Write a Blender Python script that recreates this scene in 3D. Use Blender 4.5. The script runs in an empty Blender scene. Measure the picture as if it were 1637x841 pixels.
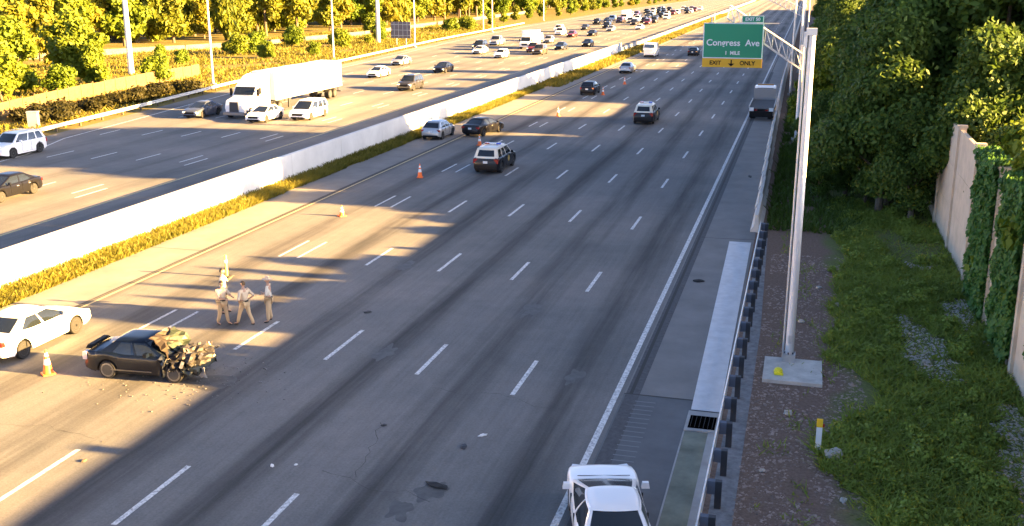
import bpy, bmesh, math, random
import numpy as np
from mathutils import Vector, Matrix, noise
R = math.radians
SC = bpy.context.scene
COL = SC.collection
rnd = random.Random(7)

# ------------------------------------------------------------ camera, sky, sun
cam_d = bpy.data.cameras.new("camera"); cam = bpy.data.objects.new("camera", cam_d); COL.objects.link(cam)
cam.location = (0, 0, 13.1); cam.rotation_euler = (R(90 - 15.08), 0, R(15.39))
cam_d.sensor_width = 36; cam_d.lens = 37.06; cam_d.clip_start = .2; cam_d.clip_end = 6000
SC.camera = cam
SUN_EL, SHADOW = 13.0, Vector((-1, -.04, 0)).normalized()
W = bpy.data.worlds.new("World"); SC.world = W; W.use_nodes = True
nt = W.node_tree; bg = nt.nodes["Background"]; sky = nt.nodes.new("ShaderNodeTexSky")
sky.sky_type = 'NISHITA'; sky.sun_disc = False; sky.sun_elevation = R(SUN_EL)
sky.sun_rotation = math.atan2(-SHADOW.x, -SHADOW.y)
sky.air_density = .25; sky.dust_density = .8; sky.ozone_density = 0.0
nt.links.new(sky.outputs[0], bg.inputs[0]); bg.inputs[1].default_value = .05
sd = bpy.data.lights.new("sun", 'SUN'); sun = bpy.data.objects.new("sun", sd); COL.objects.link(sun)
sd.energy = 5.0; sd.angle = R(.5); sd.color = (1, .59, .19)
travel = Vector((SHADOW.x * math.cos(R(SUN_EL)), SHADOW.y * math.cos(R(SUN_EL)), -math.sin(R(SUN_EL))))
sun.rotation_euler = travel.to_track_quat('-Z', 'Y').to_euler()
sun.location = (60, 0, 60)
SC.view_settings.view_transform = 'Standard'; SC.view_settings.look = 'None'
SC.view_settings.exposure = 4.1; SC.view_settings.gamma = 1
SC.view_settings.use_curve_mapping = False
SC.render.engine = 'CYCLES'
SC.cycles.max_bounces = 5; SC.cycles.diffuse_bounces = 3; SC.cycles.glossy_bounces = 2
SC.cycles.transparent_max_bounces = 6

# ------------------------------------------------------------ materials
MATS = {}
def mat(name, col, rough=.6, metal=0, spec=.5, emit=None, noise_s=None, noise_a=.25, coat=0, trans=0, objvar=0, bump=0):
    if name in MATS: return MATS[name]
    m = bpy.data.materials.new(name); m.use_nodes = True; n = m.node_tree; b = n.nodes["Principled BSDF"]
    b.inputs["Base Color"].default_value = (*col, 1); b.inputs["Roughness"].default_value = rough
    b.inputs["Metallic"].default_value = metal; b.inputs["Specular IOR Level"].default_value = spec
    b.inputs["Coat Weight"].default_value = coat
    if emit: b.inputs["Emission Color"].default_value = (*emit[0], 1); b.inputs["Emission Strength"].default_value = emit[1]
    if noise_s:
        tc = n.nodes.new("ShaderNodeTexCoord"); tx = n.nodes.new("ShaderNodeTexNoise")
        tx.inputs["Scale"].default_value = noise_s; tx.inputs["Detail"].default_value = 6; tx.inputs["Roughness"].default_value = .65
        n.links.new(tc.outputs["Object"], tx.inputs["Vector"])
        mr = n.nodes.new("ShaderNodeMapRange"); mr.inputs[1].default_value = .3; mr.inputs[2].default_value = .7
        mr.inputs[3].default_value = 1 - noise_a; mr.inputs[4].default_value = 1 + noise_a
        n.links.new(tx.outputs[0], mr.inputs[0])
        mx = n.nodes.new("ShaderNodeMix"); mx.data_type = 'RGBA'; mx.blend_type = 'MULTIPLY'; mx.inputs[0].default_value = 1
        mx.inputs[6].default_value = (*col, 1); n.links.new(mr.outputs[0], mx.inputs[7]); n.links.new(mx.outputs[2], b.inputs["Base Color"])
        if bump:
            bp = n.nodes.new("ShaderNodeBump"); bp.inputs["Strength"].default_value = bump; bp.inputs["Distance"].default_value = .05
            n.links.new(tx.outputs[0], bp.inputs["Height"]); n.links.new(bp.outputs[0], b.inputs["Normal"])
    MATS[name] = m; return m

def N(n, t, **kw):
    x = n.nodes.new(t)
    for k, v in kw.items(): setattr(x, k, v)
    return x
def math_n(n, op, a, b=None, c=None):
    x = N(n, "ShaderNodeMath", operation=op)
    for i, v in enumerate((a, b, c)):
        if v is None: continue
        if isinstance(v, (int, float)): x.inputs[i].default_value = v
        else: n.links.new(v, x.inputs[i])
    return x.outputs[0]
def noise_n(n, vec, scale, detail=5, rough=.6):
    x = N(n, "ShaderNodeTexNoise"); x.inputs["Scale"].default_value = scale; x.inputs["Detail"].default_value = detail
    x.inputs["Roughness"].default_value = rough; n.links.new(vec, x.inputs["Vector"]); return x.outputs[0]
def rng(n, v, a, b, c, d):
    x = N(n, "ShaderNodeMapRange"); n.links.new(v, x.inputs[0])
    for i, q in enumerate((a, b, c, d)): x.inputs[i + 1].default_value = q
    return x.outputs[0]
def mixc(n, f, a, b, mode='MIX'):
    x = N(n, "ShaderNodeMix", data_type='RGBA', blend_type=mode)
    if isinstance(f, (int, float)): x.inputs[0].default_value = f
    else: n.links.new(f, x.inputs[0])
    for i, q in ((6, a), (7, b)):
        if isinstance(q, tuple): x.inputs[i].default_value = (*q, 1)
        else: n.links.new(q, x.inputs[i])
    return x.outputs[2]

def road_mat(name, base, x0, lane, dark=.45):
    """worn asphalt: long wheel-path wear, blotches, fine grain, cross joints"""
    m = bpy.data.materials.new(name); m.use_nodes = True; n = m.node_tree; b = n.nodes["Principled BSDF"]
    tc = N(n, "ShaderNodeTexCoord"); o = tc.outputs["Object"]
    sp = N(n, "ShaderNodeSeparateXYZ"); n.links.new(o, sp.inputs[0])
    mp = N(n, "ShaderNodeMapping"); n.links.new(o, mp.inputs[0]); mp.inputs["Scale"].default_value = (1, .035, 1)
    streak = noise_n(n, mp.outputs[0], .9, 6, .6); fine = noise_n(n, mp.outputs[0], 6, 4, .6)
    blot = noise_n(n, o, .09, 5, .55); grain = noise_n(n, o, 14, 3, .7); mid = noise_n(n, o, 1.3, 5, .6)
    ph = math_n(n, 'MULTIPLY', math_n(n, 'SUBTRACT', sp.outputs[0], x0), 2 * math.pi / lane * 1.0)
    path = math_n(n, 'COSINE', ph)                        # oil drip line in lane centre (lane lines at phase 0)
    pv = math_n(n, 'MULTIPLY', rng(n, path, -1, .2, 1, 0), rng(n, streak, .32, .6, 0, 1))
    v = math_n(n, 'SUBTRACT', 1.0, math_n(n, 'MULTIPLY', pv, dark))
    v = math_n(n, 'MULTIPLY', v, rng(n, blot, .3, .7, .74, 1.25))
    v = math_n(n, 'MULTIPLY', v, rng(n, fine, .3, .7, .9, 1.08))
    v = math_n(n, 'MULTIPLY', v, rng(n, mid, .3, .7, .93, 1.07))
    v = math_n(n, 'MULTIPLY', v, rng(n, grain, .3, .7, .86, 1.14))
    c = mixc(n, rng(n, blot, .35, .65, 0, 1), (base[0] * .96, base[1] * 1.0, base[2] * 1.02), (base[0] * 1.04, base[1] * .99, base[2] * .96))
    c = mixc(n, 1.0, c, v, 'MULTIPLY')
    n.links.new(c, b.inputs["Base Color"]); b.inputs["Roughness"].default_value = .85; b.inputs["Specular IOR Level"].default_value = .3
    bp = N(n, "ShaderNodeBump"); bp.inputs["Strength"].default_value = .25; bp.inputs["Distance"].default_value = .02
    n.links.new(grain, bp.inputs["Height"]); n.links.new(bp.outputs[0], b.inputs["Normal"])
    return m
M_road = road_mat("asphalt_near", (.162, .158, .151), -15.8, 3.64, .68)
M_road2 = road_mat("asphalt_opposite", (.164, .158, .150), -47.8, 3.66, .3)
M_shoulder = mat("shoulder", (.185, .178, .168), .85, noise_s=.6, noise_a=.16, bump=.1)
M_conc = mat("pale_concrete", (.34, .335, .32), .8, noise_s=1.4, noise_a=.2, bump=.15)
M_jersey = mat("barrier_concrete", (.55, .51, .45), .8, noise_s=.8, noise_a=.18)
M_wall = mat("white_wall", (.74, .72, .68), .75, noise_s=.35, noise_a=.12)
M_noise = mat("noise_wall_tan", (.52, .42, .31), .85, noise_s=1.2, noise_a=.16, bump=.2)
M_galv = mat("galvanised", (.50, .50, .50), .45, .6, noise_s=3, noise_a=.15)
M_galvp = mat("pole_metal", (.62, .60, .58), .5, .25, noise_s=1.5, noise_a=.1)
M_dark = mat("dark_steel", (.03, .033, .04), .6)
M_black = mat("black_plastic", (.006, .006, .007), .6, spec=.2)
M_void = mat("pit_shade_black", (.002, .002, .002), 1, spec=0)
M_rubber = mat("rubber", (.014, .014, .014), .8)
M_glass = mat("car_glass", (.012, .016, .02), .06, spec=.9)
M_rim = mat("rim", (.20, .20, .21), .35, .8)
M_white = mat("white_paint", (.82, .82, .82), .3, coat=.6)
def paint_mat(name, col, wear=.55):
    m = bpy.data.materials.new(name); m.use_nodes = True; n = m.node_tree; b = n.nodes["Principled BSDF"]
    tc = N(n, "ShaderNodeTexCoord"); t1 = noise_n(n, tc.outputs["Object"], 9, 5, .75)
    c = mixc(n, rng(n, t1, .36, .56, wear, 0), col, (.17, .17, .165)); n.links.new(c, b.inputs["Base Color"]); b.inputs["Roughness"].default_value = .7
    return m
M_line = paint_mat("line_paint", (.70, .70, .68), .8)
M_yline = paint_mat("yellow_line_paint", (.62, .50, .22), .9)
M_seam = mat("tar_seam", (.03, .028, .026), .8)
M_amber = mat("amber_lens", (.6, .2, .02), .3)
M_redl = mat("red_lens", (.30, .015, .012), .2, coat=.5)
M_head = mat("head_lens", (.75, .77, .8), .15, coat=.8)
M_plate = mat("plate", (.7, .7, .7), .5)

def ground_mat():
    m = bpy.data.materials.new("verge_ground"); m.use_nodes = True; n = m.node_tree; b = n.nodes["Principled BSDF"]
    tc = N(n, "ShaderNodeTexCoord"); o = tc.outputs["Object"]
    sp = N(n, "ShaderNodeSeparateXYZ"); n.links.new(o, sp.inputs[0])
    big = noise_n(n, o, .25, 6, .6); fine = noise_n(n, o, 9, 5, .75); med = noise_n(n, o, 1.6, 6, .65)
    vor = N(n, "ShaderNodeTexVoronoi"); vor.inputs["Scale"].default_value = 9; n.links.new(o, vor.inputs["Vector"])
    dirt = mixc(n, rng(n, fine, .3, .7, 0, 1), (.115, .078, .058), (.27, .19, .145))
    chip = rng(n, vor.outputs["Distance"], 0, .16, 1, 0)
    dirt = mixc(n, math_n(n, 'MULTIPLY', chip, rng(n, med, .45, .65, 0, .9)), dirt, (.45, .40, .36))
    green = mixc(n, rng(n, fine, .3, .7, 0, 1), (.10, .11, .04), (.17, .20, .07))
    edge = math_n(n, 'ADD', sp.outputs[0], rng(n, big, .2, .8, -1.3, 1.3))
    f = rng(n, edge, 1.5, 2.3, 0, 1)
    c = mixc(n, f, dirt, green)
    # left side of the motorway: dry sunlit grass
    dry = mixc(n, rng(n, big, .35, .65, 0, 1), (.16, .13, .03), (.22, .16, .06))
    dry = mixc(n, rng(n, med, .3, .7, 0, .5), dry, (.10, .10, .02))
    c = mixc(n, rng(n, sp.outputs[0], -31, -30, 1, 0), c, dry)
    n.links.new(c, b.inputs["Base Color"]); b.inputs["Roughness"].default_value = .95; b.inputs["Specular IOR Level"].default_value = .15
    bp = N(n, "ShaderNodeBump"); bp.inputs["Strength"].default_value = .6; bp.inputs["Distance"].default_value = .06
    n.links.new(fine, bp.inputs["Height"]); n.links.new(bp.outputs[0], b.inputs["Normal"])
    return m
M_ground = ground_mat()

def leaf_mat(name, a, b_, c_, objrand=.35):
    m = bpy.data.materials.new(name); m.use_nodes = True; n = m.node_tree; b = n.nodes["Principled BSDF"]
    at = N(n, "ShaderNodeAttribute"); at.attribute_name = "tone"; oi = N(n, "ShaderNodeObjectInfo")
    c = mixc(n, rng(n, at.outputs["Fac"], 0, 1, 0, 1), a, b_)
    c = mixc(n, math_n(n, 'MULTIPLY', oi.outputs["Random"], objrand * 2), c, c_)
    n.links.new(c, b.inputs["Base Color"]); b.inputs["Roughness"].default_value = .6; b.inputs["Specular IOR Level"].default_value = .25
    tr = N(n, "ShaderNodeBsdfTranslucent"); n.links.new(c, tr.inputs[0])
    mx = N(n, "ShaderNodeMixShader"); mx.inputs[0].default_value = .35
    n.links.new(b.outputs[0], mx.inputs[1]); n.links.new(tr.outputs[0], mx.inputs[2])
    n.links.new(mx.outputs[0], n.nodes["Material Output"].inputs[0])
    return m
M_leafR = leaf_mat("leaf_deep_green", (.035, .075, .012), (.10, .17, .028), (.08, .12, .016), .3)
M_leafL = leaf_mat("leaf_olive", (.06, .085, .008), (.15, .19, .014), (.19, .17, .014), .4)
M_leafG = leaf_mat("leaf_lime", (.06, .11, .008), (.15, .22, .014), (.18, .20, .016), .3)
M_ivy = leaf_mat("leaf_ivy", (.035, .10, .018), (.10, .21, .04), (.09, .16, .03), .1)
M_grassR = leaf_mat("grass_shade", (.13, .19, .025), (.30, .38, .06), (.28, .30, .08), .1)
M_grassM = leaf_mat("grass_median", (.09, .10, .014), (.19, .17, .025), (.2, .15, .025), .2)
M_bark = mat("bark", (.10, .075, .05), .9, noise_s=6, noise_a=.4)

# ------------------------------------------------------------ object helpers
def tag(o, label=None, cat=None, group=None, kind=None):
    if label: o["label"] = label
    if cat: o["category"] = cat
    if group: o["group"] = group
    if kind: o["kind"] = kind
    return o
def empty(name, loc=(0, 0, 0), rz=0, label=None, cat=None, group=None):
    o = bpy.data.objects.new(name, None); COL.objects.link(o); o.location = loc; o.rotation_euler = (0, 0, rz)
    o.empty_display_size = .3
    return tag(o, label, cat, group)
def link_mesh(name, me, parent=None, m=None):
    if m and not me.materials: me.materials.append(m)
    o = bpy.data.objects.new(name, me); COL.objects.link(o)
    if parent: o.parent = parent
    return o
def kids(o): return [c for c in KID.get(o.name, [])]
KID = {}
def copy_tree(o, parent=None):
    c = o.copy(); COL.objects.link(c)
    if parent: c.parent = parent
    for ch in o.children: copy_tree(ch, c)
    return c

class MB:
    """collects boxes, tubes and faces into one mesh"""
    def __init__(s): s.v = []; s.f = []
    def add(s, vs, fs):
        k = len(s.v); s.v += [tuple(q) for q in vs]; s.f += [tuple(i + k for i in q) for q in fs]; return s
    def box(s, c, d, rz=0, rot=None, taper=1.0, tx=None):
        hx, hy, hz = d[0] / 2, d[1] / 2, d[2] / 2
        vs = [Vector((x * hx * (taper if z > 0 and tx is None else (tx if z > 0 else 1)), y * hy * (taper if z > 0 else 1), z * hz)) for z in (-1, 1) for x, y in ((-1, -1), (1, -1), (1, 1), (-1, 1))]
        mt = rot if rot is not None else Matrix.Rotation(rz, 3, 'Z')
        vs = [mt @ v + Vector(c) for v in vs]
        return s.add(vs, [(0, 3, 2, 1), (4, 5, 6, 7), (0, 1, 5, 4), (1, 2, 6, 5), (2, 3, 7, 6), (3, 0, 4, 7)])
    def tube(s, pts, r, n=8, caps=True):
        pts = [Vector(p) for p in pts]; rs = r if isinstance(r, (list, tuple)) else [r] * len(pts)
        vs = []; fs = []
        for i, p in enumerate(pts):
            d = (pts[min(i + 1, len(pts) - 1)] - pts[max(i - 1, 0)]).normalized()
            a = d.cross(Vector((0, 0, 1)) if abs(d.z) < .9 else Vector((1, 0, 0))).normalized(); b = d.cross(a)
            for k in range(n):
                t = 2 * math.pi * k / n; vs.append(p + (a * math.cos(t) + b * math.sin(t)) * rs[i])
        for i in range(len(pts) - 1):
            for k in range(n): fs.append((i * n + k, i * n + (k + 1) % n, (i + 1) * n + (k + 1) % n, (i + 1) * n + k))
        if caps: fs.append(tuple(range(n))[::-1]); fs.append(tuple((len(pts) - 1) * n + k for k in range(n)))
        return s.add(vs, fs)
    def lathe(s, prof, c=(0, 0, 0), n=16, axis='z'):
        vs = []; fs = []; c = Vector(c)
        for (r, h) in prof:
            for k in range(n):
                t = 2 * math.pi * k / n
                p = (r * math.cos(t), r * math.sin(t), h) if axis == 'z' else (r * math.cos(t), h, r * math.sin(t))
                vs.append(c + Vector(p))
        for i in range(len(prof) - 1):
            for k in range(n): fs.append((i * n + k, i * n + (k + 1) % n, (i + 1) * n + (k + 1) % n, (i + 1) * n + k))
        fs.append(tuple(range(n))[::-1]); fs.append(tuple((len(prof) - 1) * n + k for k in range(n)))
        return s.add(vs, fs)
    def mesh(s, name, m=None, smooth=False):
        me = bpy.data.meshes.new(name); me.from_pydata(s.v, [], s.f); me.update()
        bm = bmesh.new(); bm.from_mesh(me); bmesh.ops.recalc_face_normals(bm, faces=bm.faces); bm.to_mesh(me); bm.free()
        if smooth: me.shade_smooth(); me.set_sharp_from_angle(angle=R(38))
        if m: me.materials.append(m)
        return me
    def build(s, name, m, parent=None, smooth=False, loc=None):
        o = link_mesh(name, s.mesh(name, m, smooth), parent)
        if loc: o.location = loc
        return o
def np_mesh(name, verts, faces_quads, m, tone=None):
    me = bpy.data.meshes.new(name); nv = len(verts); nf = len(faces_quads); k = faces_quads.shape[1]
    me.vertices.add(nv); me.vertices.foreach_set("co", verts.astype(np.float32).ravel())
    me.loops.add(nf * k); me.loops.foreach_set("vertex_index", faces_quads.astype(np.int32).ravel())
    me.polygons.add(nf); me.polygons.foreach_set("loop_start", np.arange(0, nf * k, k, dtype=np.int32))
    try: me.polygons.foreach_set("loop_total", np.full(nf, k, dtype=np.int32))
    except Exception: pass
    me.update(calc_edges=True)
    if tone is not None:
        a = me.attributes.new("tone", 'FLOAT', 'FACE'); a.data.foreach_set("value", tone.astype(np.float32))
    me.materials.append(m); return me

def sheet(name, pts, z, m, kind='structure'):
    """flat strip through left/right point pairs"""
    vs = []; fs = []
    for (l, r) in pts: vs += [(l[0], l[1], z), (r[0], r[1], z)]
    for i in range(len(pts) - 1): fs.append((2 * i, 2 * i + 1, 2 * i + 3, 2 * i + 2))
    me = bpy.data.meshes.new(name); me.from_pydata(vs, [], fs); me.update(); me.materials.append(m)
    return tag(link_mesh(name, me), kind=kind)
def interp(tab, y):
    return float(np.interp(y, [t[0] for t in tab], [t[1] for t in tab]))

# ------------------------------------------------------------ ground and roads
sheet("ground", [((-1500, -300), (1500, -300)), ((-1500, 4000), (1500, 4000))], 0, M_ground)
Y0, Y1 = -60, 900
sheet("carriageway", [((-28.4, Y0), (-5.0, Y0)), ((-28.4, Y1), (-5.0, Y1))], .012, M_road)
sheet("left_shoulder", [((-31.4, Y0), (-28.4, Y0)), ((-31.4, Y1), (-28.4, Y1))], .012, M_shoulder)
sheet("right_shoulder", [((-5.0, 32.0), (-1.8, 32.0)), ((-5.0, 170), (-2.9, 170)), ((-5, Y1), (-3.2, Y1))], .012, M_shoulder)
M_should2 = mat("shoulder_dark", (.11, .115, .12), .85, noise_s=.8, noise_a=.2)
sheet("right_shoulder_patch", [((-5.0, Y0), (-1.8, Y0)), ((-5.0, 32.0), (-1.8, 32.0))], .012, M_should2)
OPP_L = [(40, -57), (68, -60.2), (76, -63), (91, -65), (119, -69.2), (160, -71.6), (217, -76.5), (308, -81), (490, -80), (700, -74), (900, -72)]
ys = [-60, 40, 68, 76, 91, 119, 160, 217, 308, 400, 490, 700, 900]
sheet("opposite_carriageway", [((interp(OPP_L, y) + .3, y), (-33.35, y)) for y in ys], .012, M_road2)

def strips(name, items, m, z=.017, kind='structure'):
    mb = MB()
    for (x0, y0, x1, y1, w) in items:
        d = Vector((x1 - x0, y1 - y0, 0)).normalized(); nrm = Vector((-d.y, d.x, 0)) * w / 2
        a, b = Vector((x0, y0, z)), Vector((x1, y1, z))
        mb.add([a - nrm, a + nrm, b + nrm, b - nrm], [(0, 3, 2, 1)])
    o = mb.build(name, m); return tag(o, kind=kind)
strips("right_edge_line", [(-5.24, Y0, -5.24, 170, .19), (-5.24, 170, -5.0, 900, .19)], M_line)
dashes = []
for i in range(-3, 60):                                   # 12.19 m cycle, 3.2 m dashes
    y = 30.9 + 12.19 * i
    dashes.append((-8.5, y, -8.5, y + 3.3, .16))
    dashes.append((-12.15, y + .9, -12.15, y + 4.1, .16))
    dashes.append((-15.8, y + 1.4, -15.8, y + 4.8, .16))
    dashes.append((-19.45, y + 1.5, -19.45, y + 4.9, .16))
    dashes.append((-23.2, y + 1.9, -23.2, y + 5.2, .14)); dashes.append((-24.2, y + 1.9, -24.2, y + 5.2, .14))
strips("lane_markings", dashes, M_line)
strips("left_edge_line", [(-28.15, Y0, -28.15, 900, .13)], M_yline)
strips("joint_seam", [(-28.45, Y0, -28.45, 900, .10), (-4.78, 32, -4.7, 900, .12)], M_seam, .018)
strips("rumble_strip", [(-4.72, Y0, -4.72, 160, .45)], mat("rumble_asphalt", (.075, .075, .078), .9, noise_s=6, noise_a=.3), .0165)
od = []
for i in range(-3, 60):
    y = 30 + 12.19 * i
    for x in (-43.1, -44.2, -47.8, -51.5, -55.2): od.append((x, y + (x * 1.7) % 1.5, x, y + 3.2 + (x * 1.7) % 1.5, .15))
    if y > 64: od.append((-58.9, y, -59.1, y + 3.2, .15))
    if y > 120: od.append((-63.0, y, -63.2, y + 3.2, .15))
strips("opposite_lane_markings", od, M_line)
strips("opposite_median_line", [(-40.4, Y0, -40.4, 900, .16)], M_yline)
strips("opposite_edge_line", [(interp(OPP_L, a) + 2.6, a, interp(OPP_L, b) + 2.6, b, .16) for a, b in zip(ys[1:], ys[2:])], M_line)
# transverse joint and patch marks on shoulder
strips("shoulder_joint", [(-5.0, 32.0, -1.8, 32.0, .07), (-4.9, 54.4, -2.0, 54.6, .06), (-28.2, 45, -31.3, 45, .05)], M_seam, .019)
rum = [(-4.55 , 26 + i * .34, -3.9, 26.0 + i * .34, .05) for i in range(17)]
strips("shoulder_grooves", rum, M_should2 if False else mat("groove_pale", (.2, .21, .22), .9), .0195)
# gutter: pale concrete pad, drain and lower gutter
sheet("gutter_pad", [((-2.75, 31.2), (-1.86, 31.2)), ((-3.2, 53.9), (-2.1, 53.9))], .03, mat("pad_concrete", (.60, .60, .60), .8, noise_s=2.0, noise_a=.12))
M_gut = mat("gutter_dirty", (.19, .20, .15), .9, noise_s=1.0, noise_a=.35)
sheet("gutter", [((-2.75, Y0), (-1.86, Y0)), ((-2.75, 29.5), (-1.86, 29.5))], .026, M_gut)
strips("gutter_edge", [(-1.85, Y0, -1.95, 29.6, .24), (-2.78, 20, -2.78, 29.5, .05)], M_conc, .032)
dg = empty("drain_inlet", (-2.3, 30.3, .0), 0, "black slotted storm drain inlet sunk in the gutter beside the guardrail", "drain")
m = MB(); m.box((0, 0, .03), (1.0, 1.5, .05)); m.build("drain_frame", M_conc, dg)
m = MB(); m.box((0, -.1, .06), (.80, .95, .02)); m.build("drain_pit_shade", M_void, dg)  # solid black slab stands in for the shade inside the opening
m = MB()
for i in range(6): m.box((-.33 + i * .13, -.1, .075), (.018, .9, .01))
m.build("drain_grate", M_black, dg)
# debris gravel strip beside rail
sheet("gravel_strip", [((-1.62, Y0), (-.95, Y0)), ((-1.62, 40), (-1.0, 40)), ((-1.8, 56), (-1.35, 56))], .006, mat("gravel_grey", (.19, .195, .20), .95, noise_s=3.5, noise_a=.4, bump=.6))
# frontage road far left
FR = [((-150, 120), 9), ((-131, 155), 9), ((-119, 180), 9), ((-112, 200), 9), ((-108, 240), 9), ((-110, 300), 8), ((-112, 420), 8)]
sheet("frontage_road", [((x - w / 2, y), (x + w / 2, y)) for (x, y), w in FR], .02, mat("frontage_asphalt", (.30, .25, .20), .9, noise_s=.3, noise_a=.15))
fb = empty("frontage_barrier", (0, 0, 0), 0, "low pale concrete barrier beside the parallel road at the tree line", "barrier")
m = MB()
for (p, w), (q, w2) in zip(FR, FR[1:]):
    a, b = Vector((p[0] + w / 2 + .6, p[1], 0)), Vector((q[0] + w2 / 2 + .6, q[1], 0)); mid = (a + b) / 2; d = b - a
    m.box((mid.x, mid.y, .5), (d.length, .35, 1.0), math.atan2(d.y, d.x), taper=.99)
m.build("barrier_run", mat("old_concrete", (.17, .14, .10), .9, noise_s=.5, noise_a=.25), fb)
# ------------------------------------------------------------ walls and rails
# median wall
mw = empty("median_wall", (-33.15, 60, 0), 0, "long white concrete median wall between the two carriageways", "wall")
for i in range(32):
    y = -56 + i * 8.0
    if y > 190: break
    hh = 1.72
    m = MB(); m.box((0, y - 60 + 3.99, hh / 2), (.26, 7.965, hh)); m.build("wall_panel", M_wall, mw)
m = MB(); m.box((0, 195 - 60, .9), (.5, .5, 1.8)); m.build("end_post", M_wall, mw)
mb2 = empty("median_barrier", (-33.3, 400, 0), 0, "low grey concrete barrier continuing beyond the end of the white wall", "barrier")
m = MB()
for i in range(62):
    y = 196 + i * 8; m.box((0, y - 400 + 4, .18), (.7, 7.97, .36)); m.box((0, y - 400 + 4, .6), (.42, 7.97, .5), taper=.8)
m.build("barrier_run", M_conc, mb2)
# far right jersey barrier
jb = empty("shoulder_barrier", (-2.2, 57, 0), 0, "white concrete traffic barrier lining the right shoulder beyond the guardrail", "barrier")
def jx(y): return interp([(56, -1.95), (90, -2.35), (146, -2.75), (900, -3.0)], y) + 2.2
for i in range(24):
    y = 56.4 + i * 6; yc = y + 2.98 - 57; x = jx(y + 3)
    m = MB(); sec = [(-.30, 0), (-.30, .08), (-.13, .33), (-.08, .95), (.08, .95), (.13, .33), (.30, .08), (.30, 0)]
    vs = [(x + a, yc + e * 2.96, b) for e in (-1, 1) for a, b in sec]; n_ = len(sec)
    fs = [(k, (k + 1) % n_, n_ + (k + 1) % n_, n_ + k) for k in range(n_)] + [tuple(range(n_)), tuple(range(n_, 2 * n_))]
    m.add(vs, fs); m.build("barrier_section", M_jersey, jb)
jb2 = empty("distant_barrier", (-2.8, 450, 0), 0, "distant stretch of pale barrier on the right shoulder past the sign", "barrier")
m = MB(); m.box((0, 0, .45), (.3, 500, .9)); m.build("barrier_run", M_jersey, jb2)

def guardrail(name, pts, label, side, post_gap=1.9, maxposts=100, blocks=True, rail_m=M_galv):
    """pts polyline; side = +1 puts posts to the right (+x) of the rail"""
    o = empty(name, (pts[0][0], pts[0][1], 0), 0, label, "guardrail"); ox, oy = pts[0]
    sec = [(0, .42), (.05, .46), (.05, .50), (0, .565), (0, .60), (.05, .665), (.05, .70), (0, .74)]
    vs = []; fs = []; k = len(sec)
    P = [Vector((x - ox, y - oy, 0)) for x, y in pts]
    for i, p in enumerate(P):
        d = (P[min(i + 1, len(P) - 1)] - P[max(i - 1, 0)]).normalized(); nn = Vector((d.y, -d.x, 0)) * side
        for s_, (u, z) in ((1, q) for q in sec): vs.append(p - nn * u + Vector((0, 0, z)))
    for i in range(len(P) - 1):
        for j in range(k - 1): fs.append((i * k + j, i * k + j + 1, (i + 1) * k + j + 1, (i + 1) * k + j))
    m = MB(); m.add(vs, fs); r = m.build("rail", rail_m, o)
    sol = r.modifiers.new("thick", 'SOLIDIFY'); sol.thickness = .012
    acc = 0; cnt = 0
    for a, b in zip(P, P[1:]):
        L = (b - a).length; d = (b - a).normalized(); nn = Vector((d.y, -d.x, 0)) * side; t = -acc
        while t < L:
            if t >= 0 and cnt < maxposts:
                c = a + d * t; rot = math.atan2(d.y, d.x); cnt += 1
                m = MB(); q = c + nn * .30; m.box((q.x, q.y, .38), (.15, .17, .76), rot); pst = m.build("post", M_dark if blocks else M_bark, o)
                if blocks:
                    m = MB(); q = c + nn * .12; m.box((q.x, q.y, .58), (.16, .2, .36), rot); m.build("block", mat("block_grey", (.10, .12, .16), .8), pst)
            t += post_gap
        acc = t - L if False else (L - (t - post_gap)); acc = -(t - L)
    return o
guardrail("guardrail", [(-1.72, y) for y in (6, 20, 30, 40, 56)], "steel guardrail with dark posts along the near right shoulder", 1)
guardrail("far_guardrail", [(x, y) for y, x in OPP_L if y <= 310], "long guardrail on the far side of the opposite carriageway", -1, 4.0, 70, False, mat("rail_bright", (.62, .60, .55), .5, .3))

# noise wall (tan post and panel)
NX = 7.55
nw = empty("noise_wall", (NX, 0, 0), 0, "tall tan precast noise barrier on the right, partly covered by ivy", "wall")
wy0 = -62.0 + 1.45
for i in range(90):
    y = wy0 + i * 6.1
    m = MB()
    for k in range(3): m.box((0, y + 3.05, 1.0 + 2.0 * k), (.16 if k != 1 else .17, 5.72, 1.985))
    m.build("wall_panel", M_noise, nw)
    m = MB(); m.box((0, y, 3.05), (.38, .36, 6.1)); m.box((0, y, 6.16), (.46, .44, .12)); m.build("wall_post", M_noise, nw)

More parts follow.
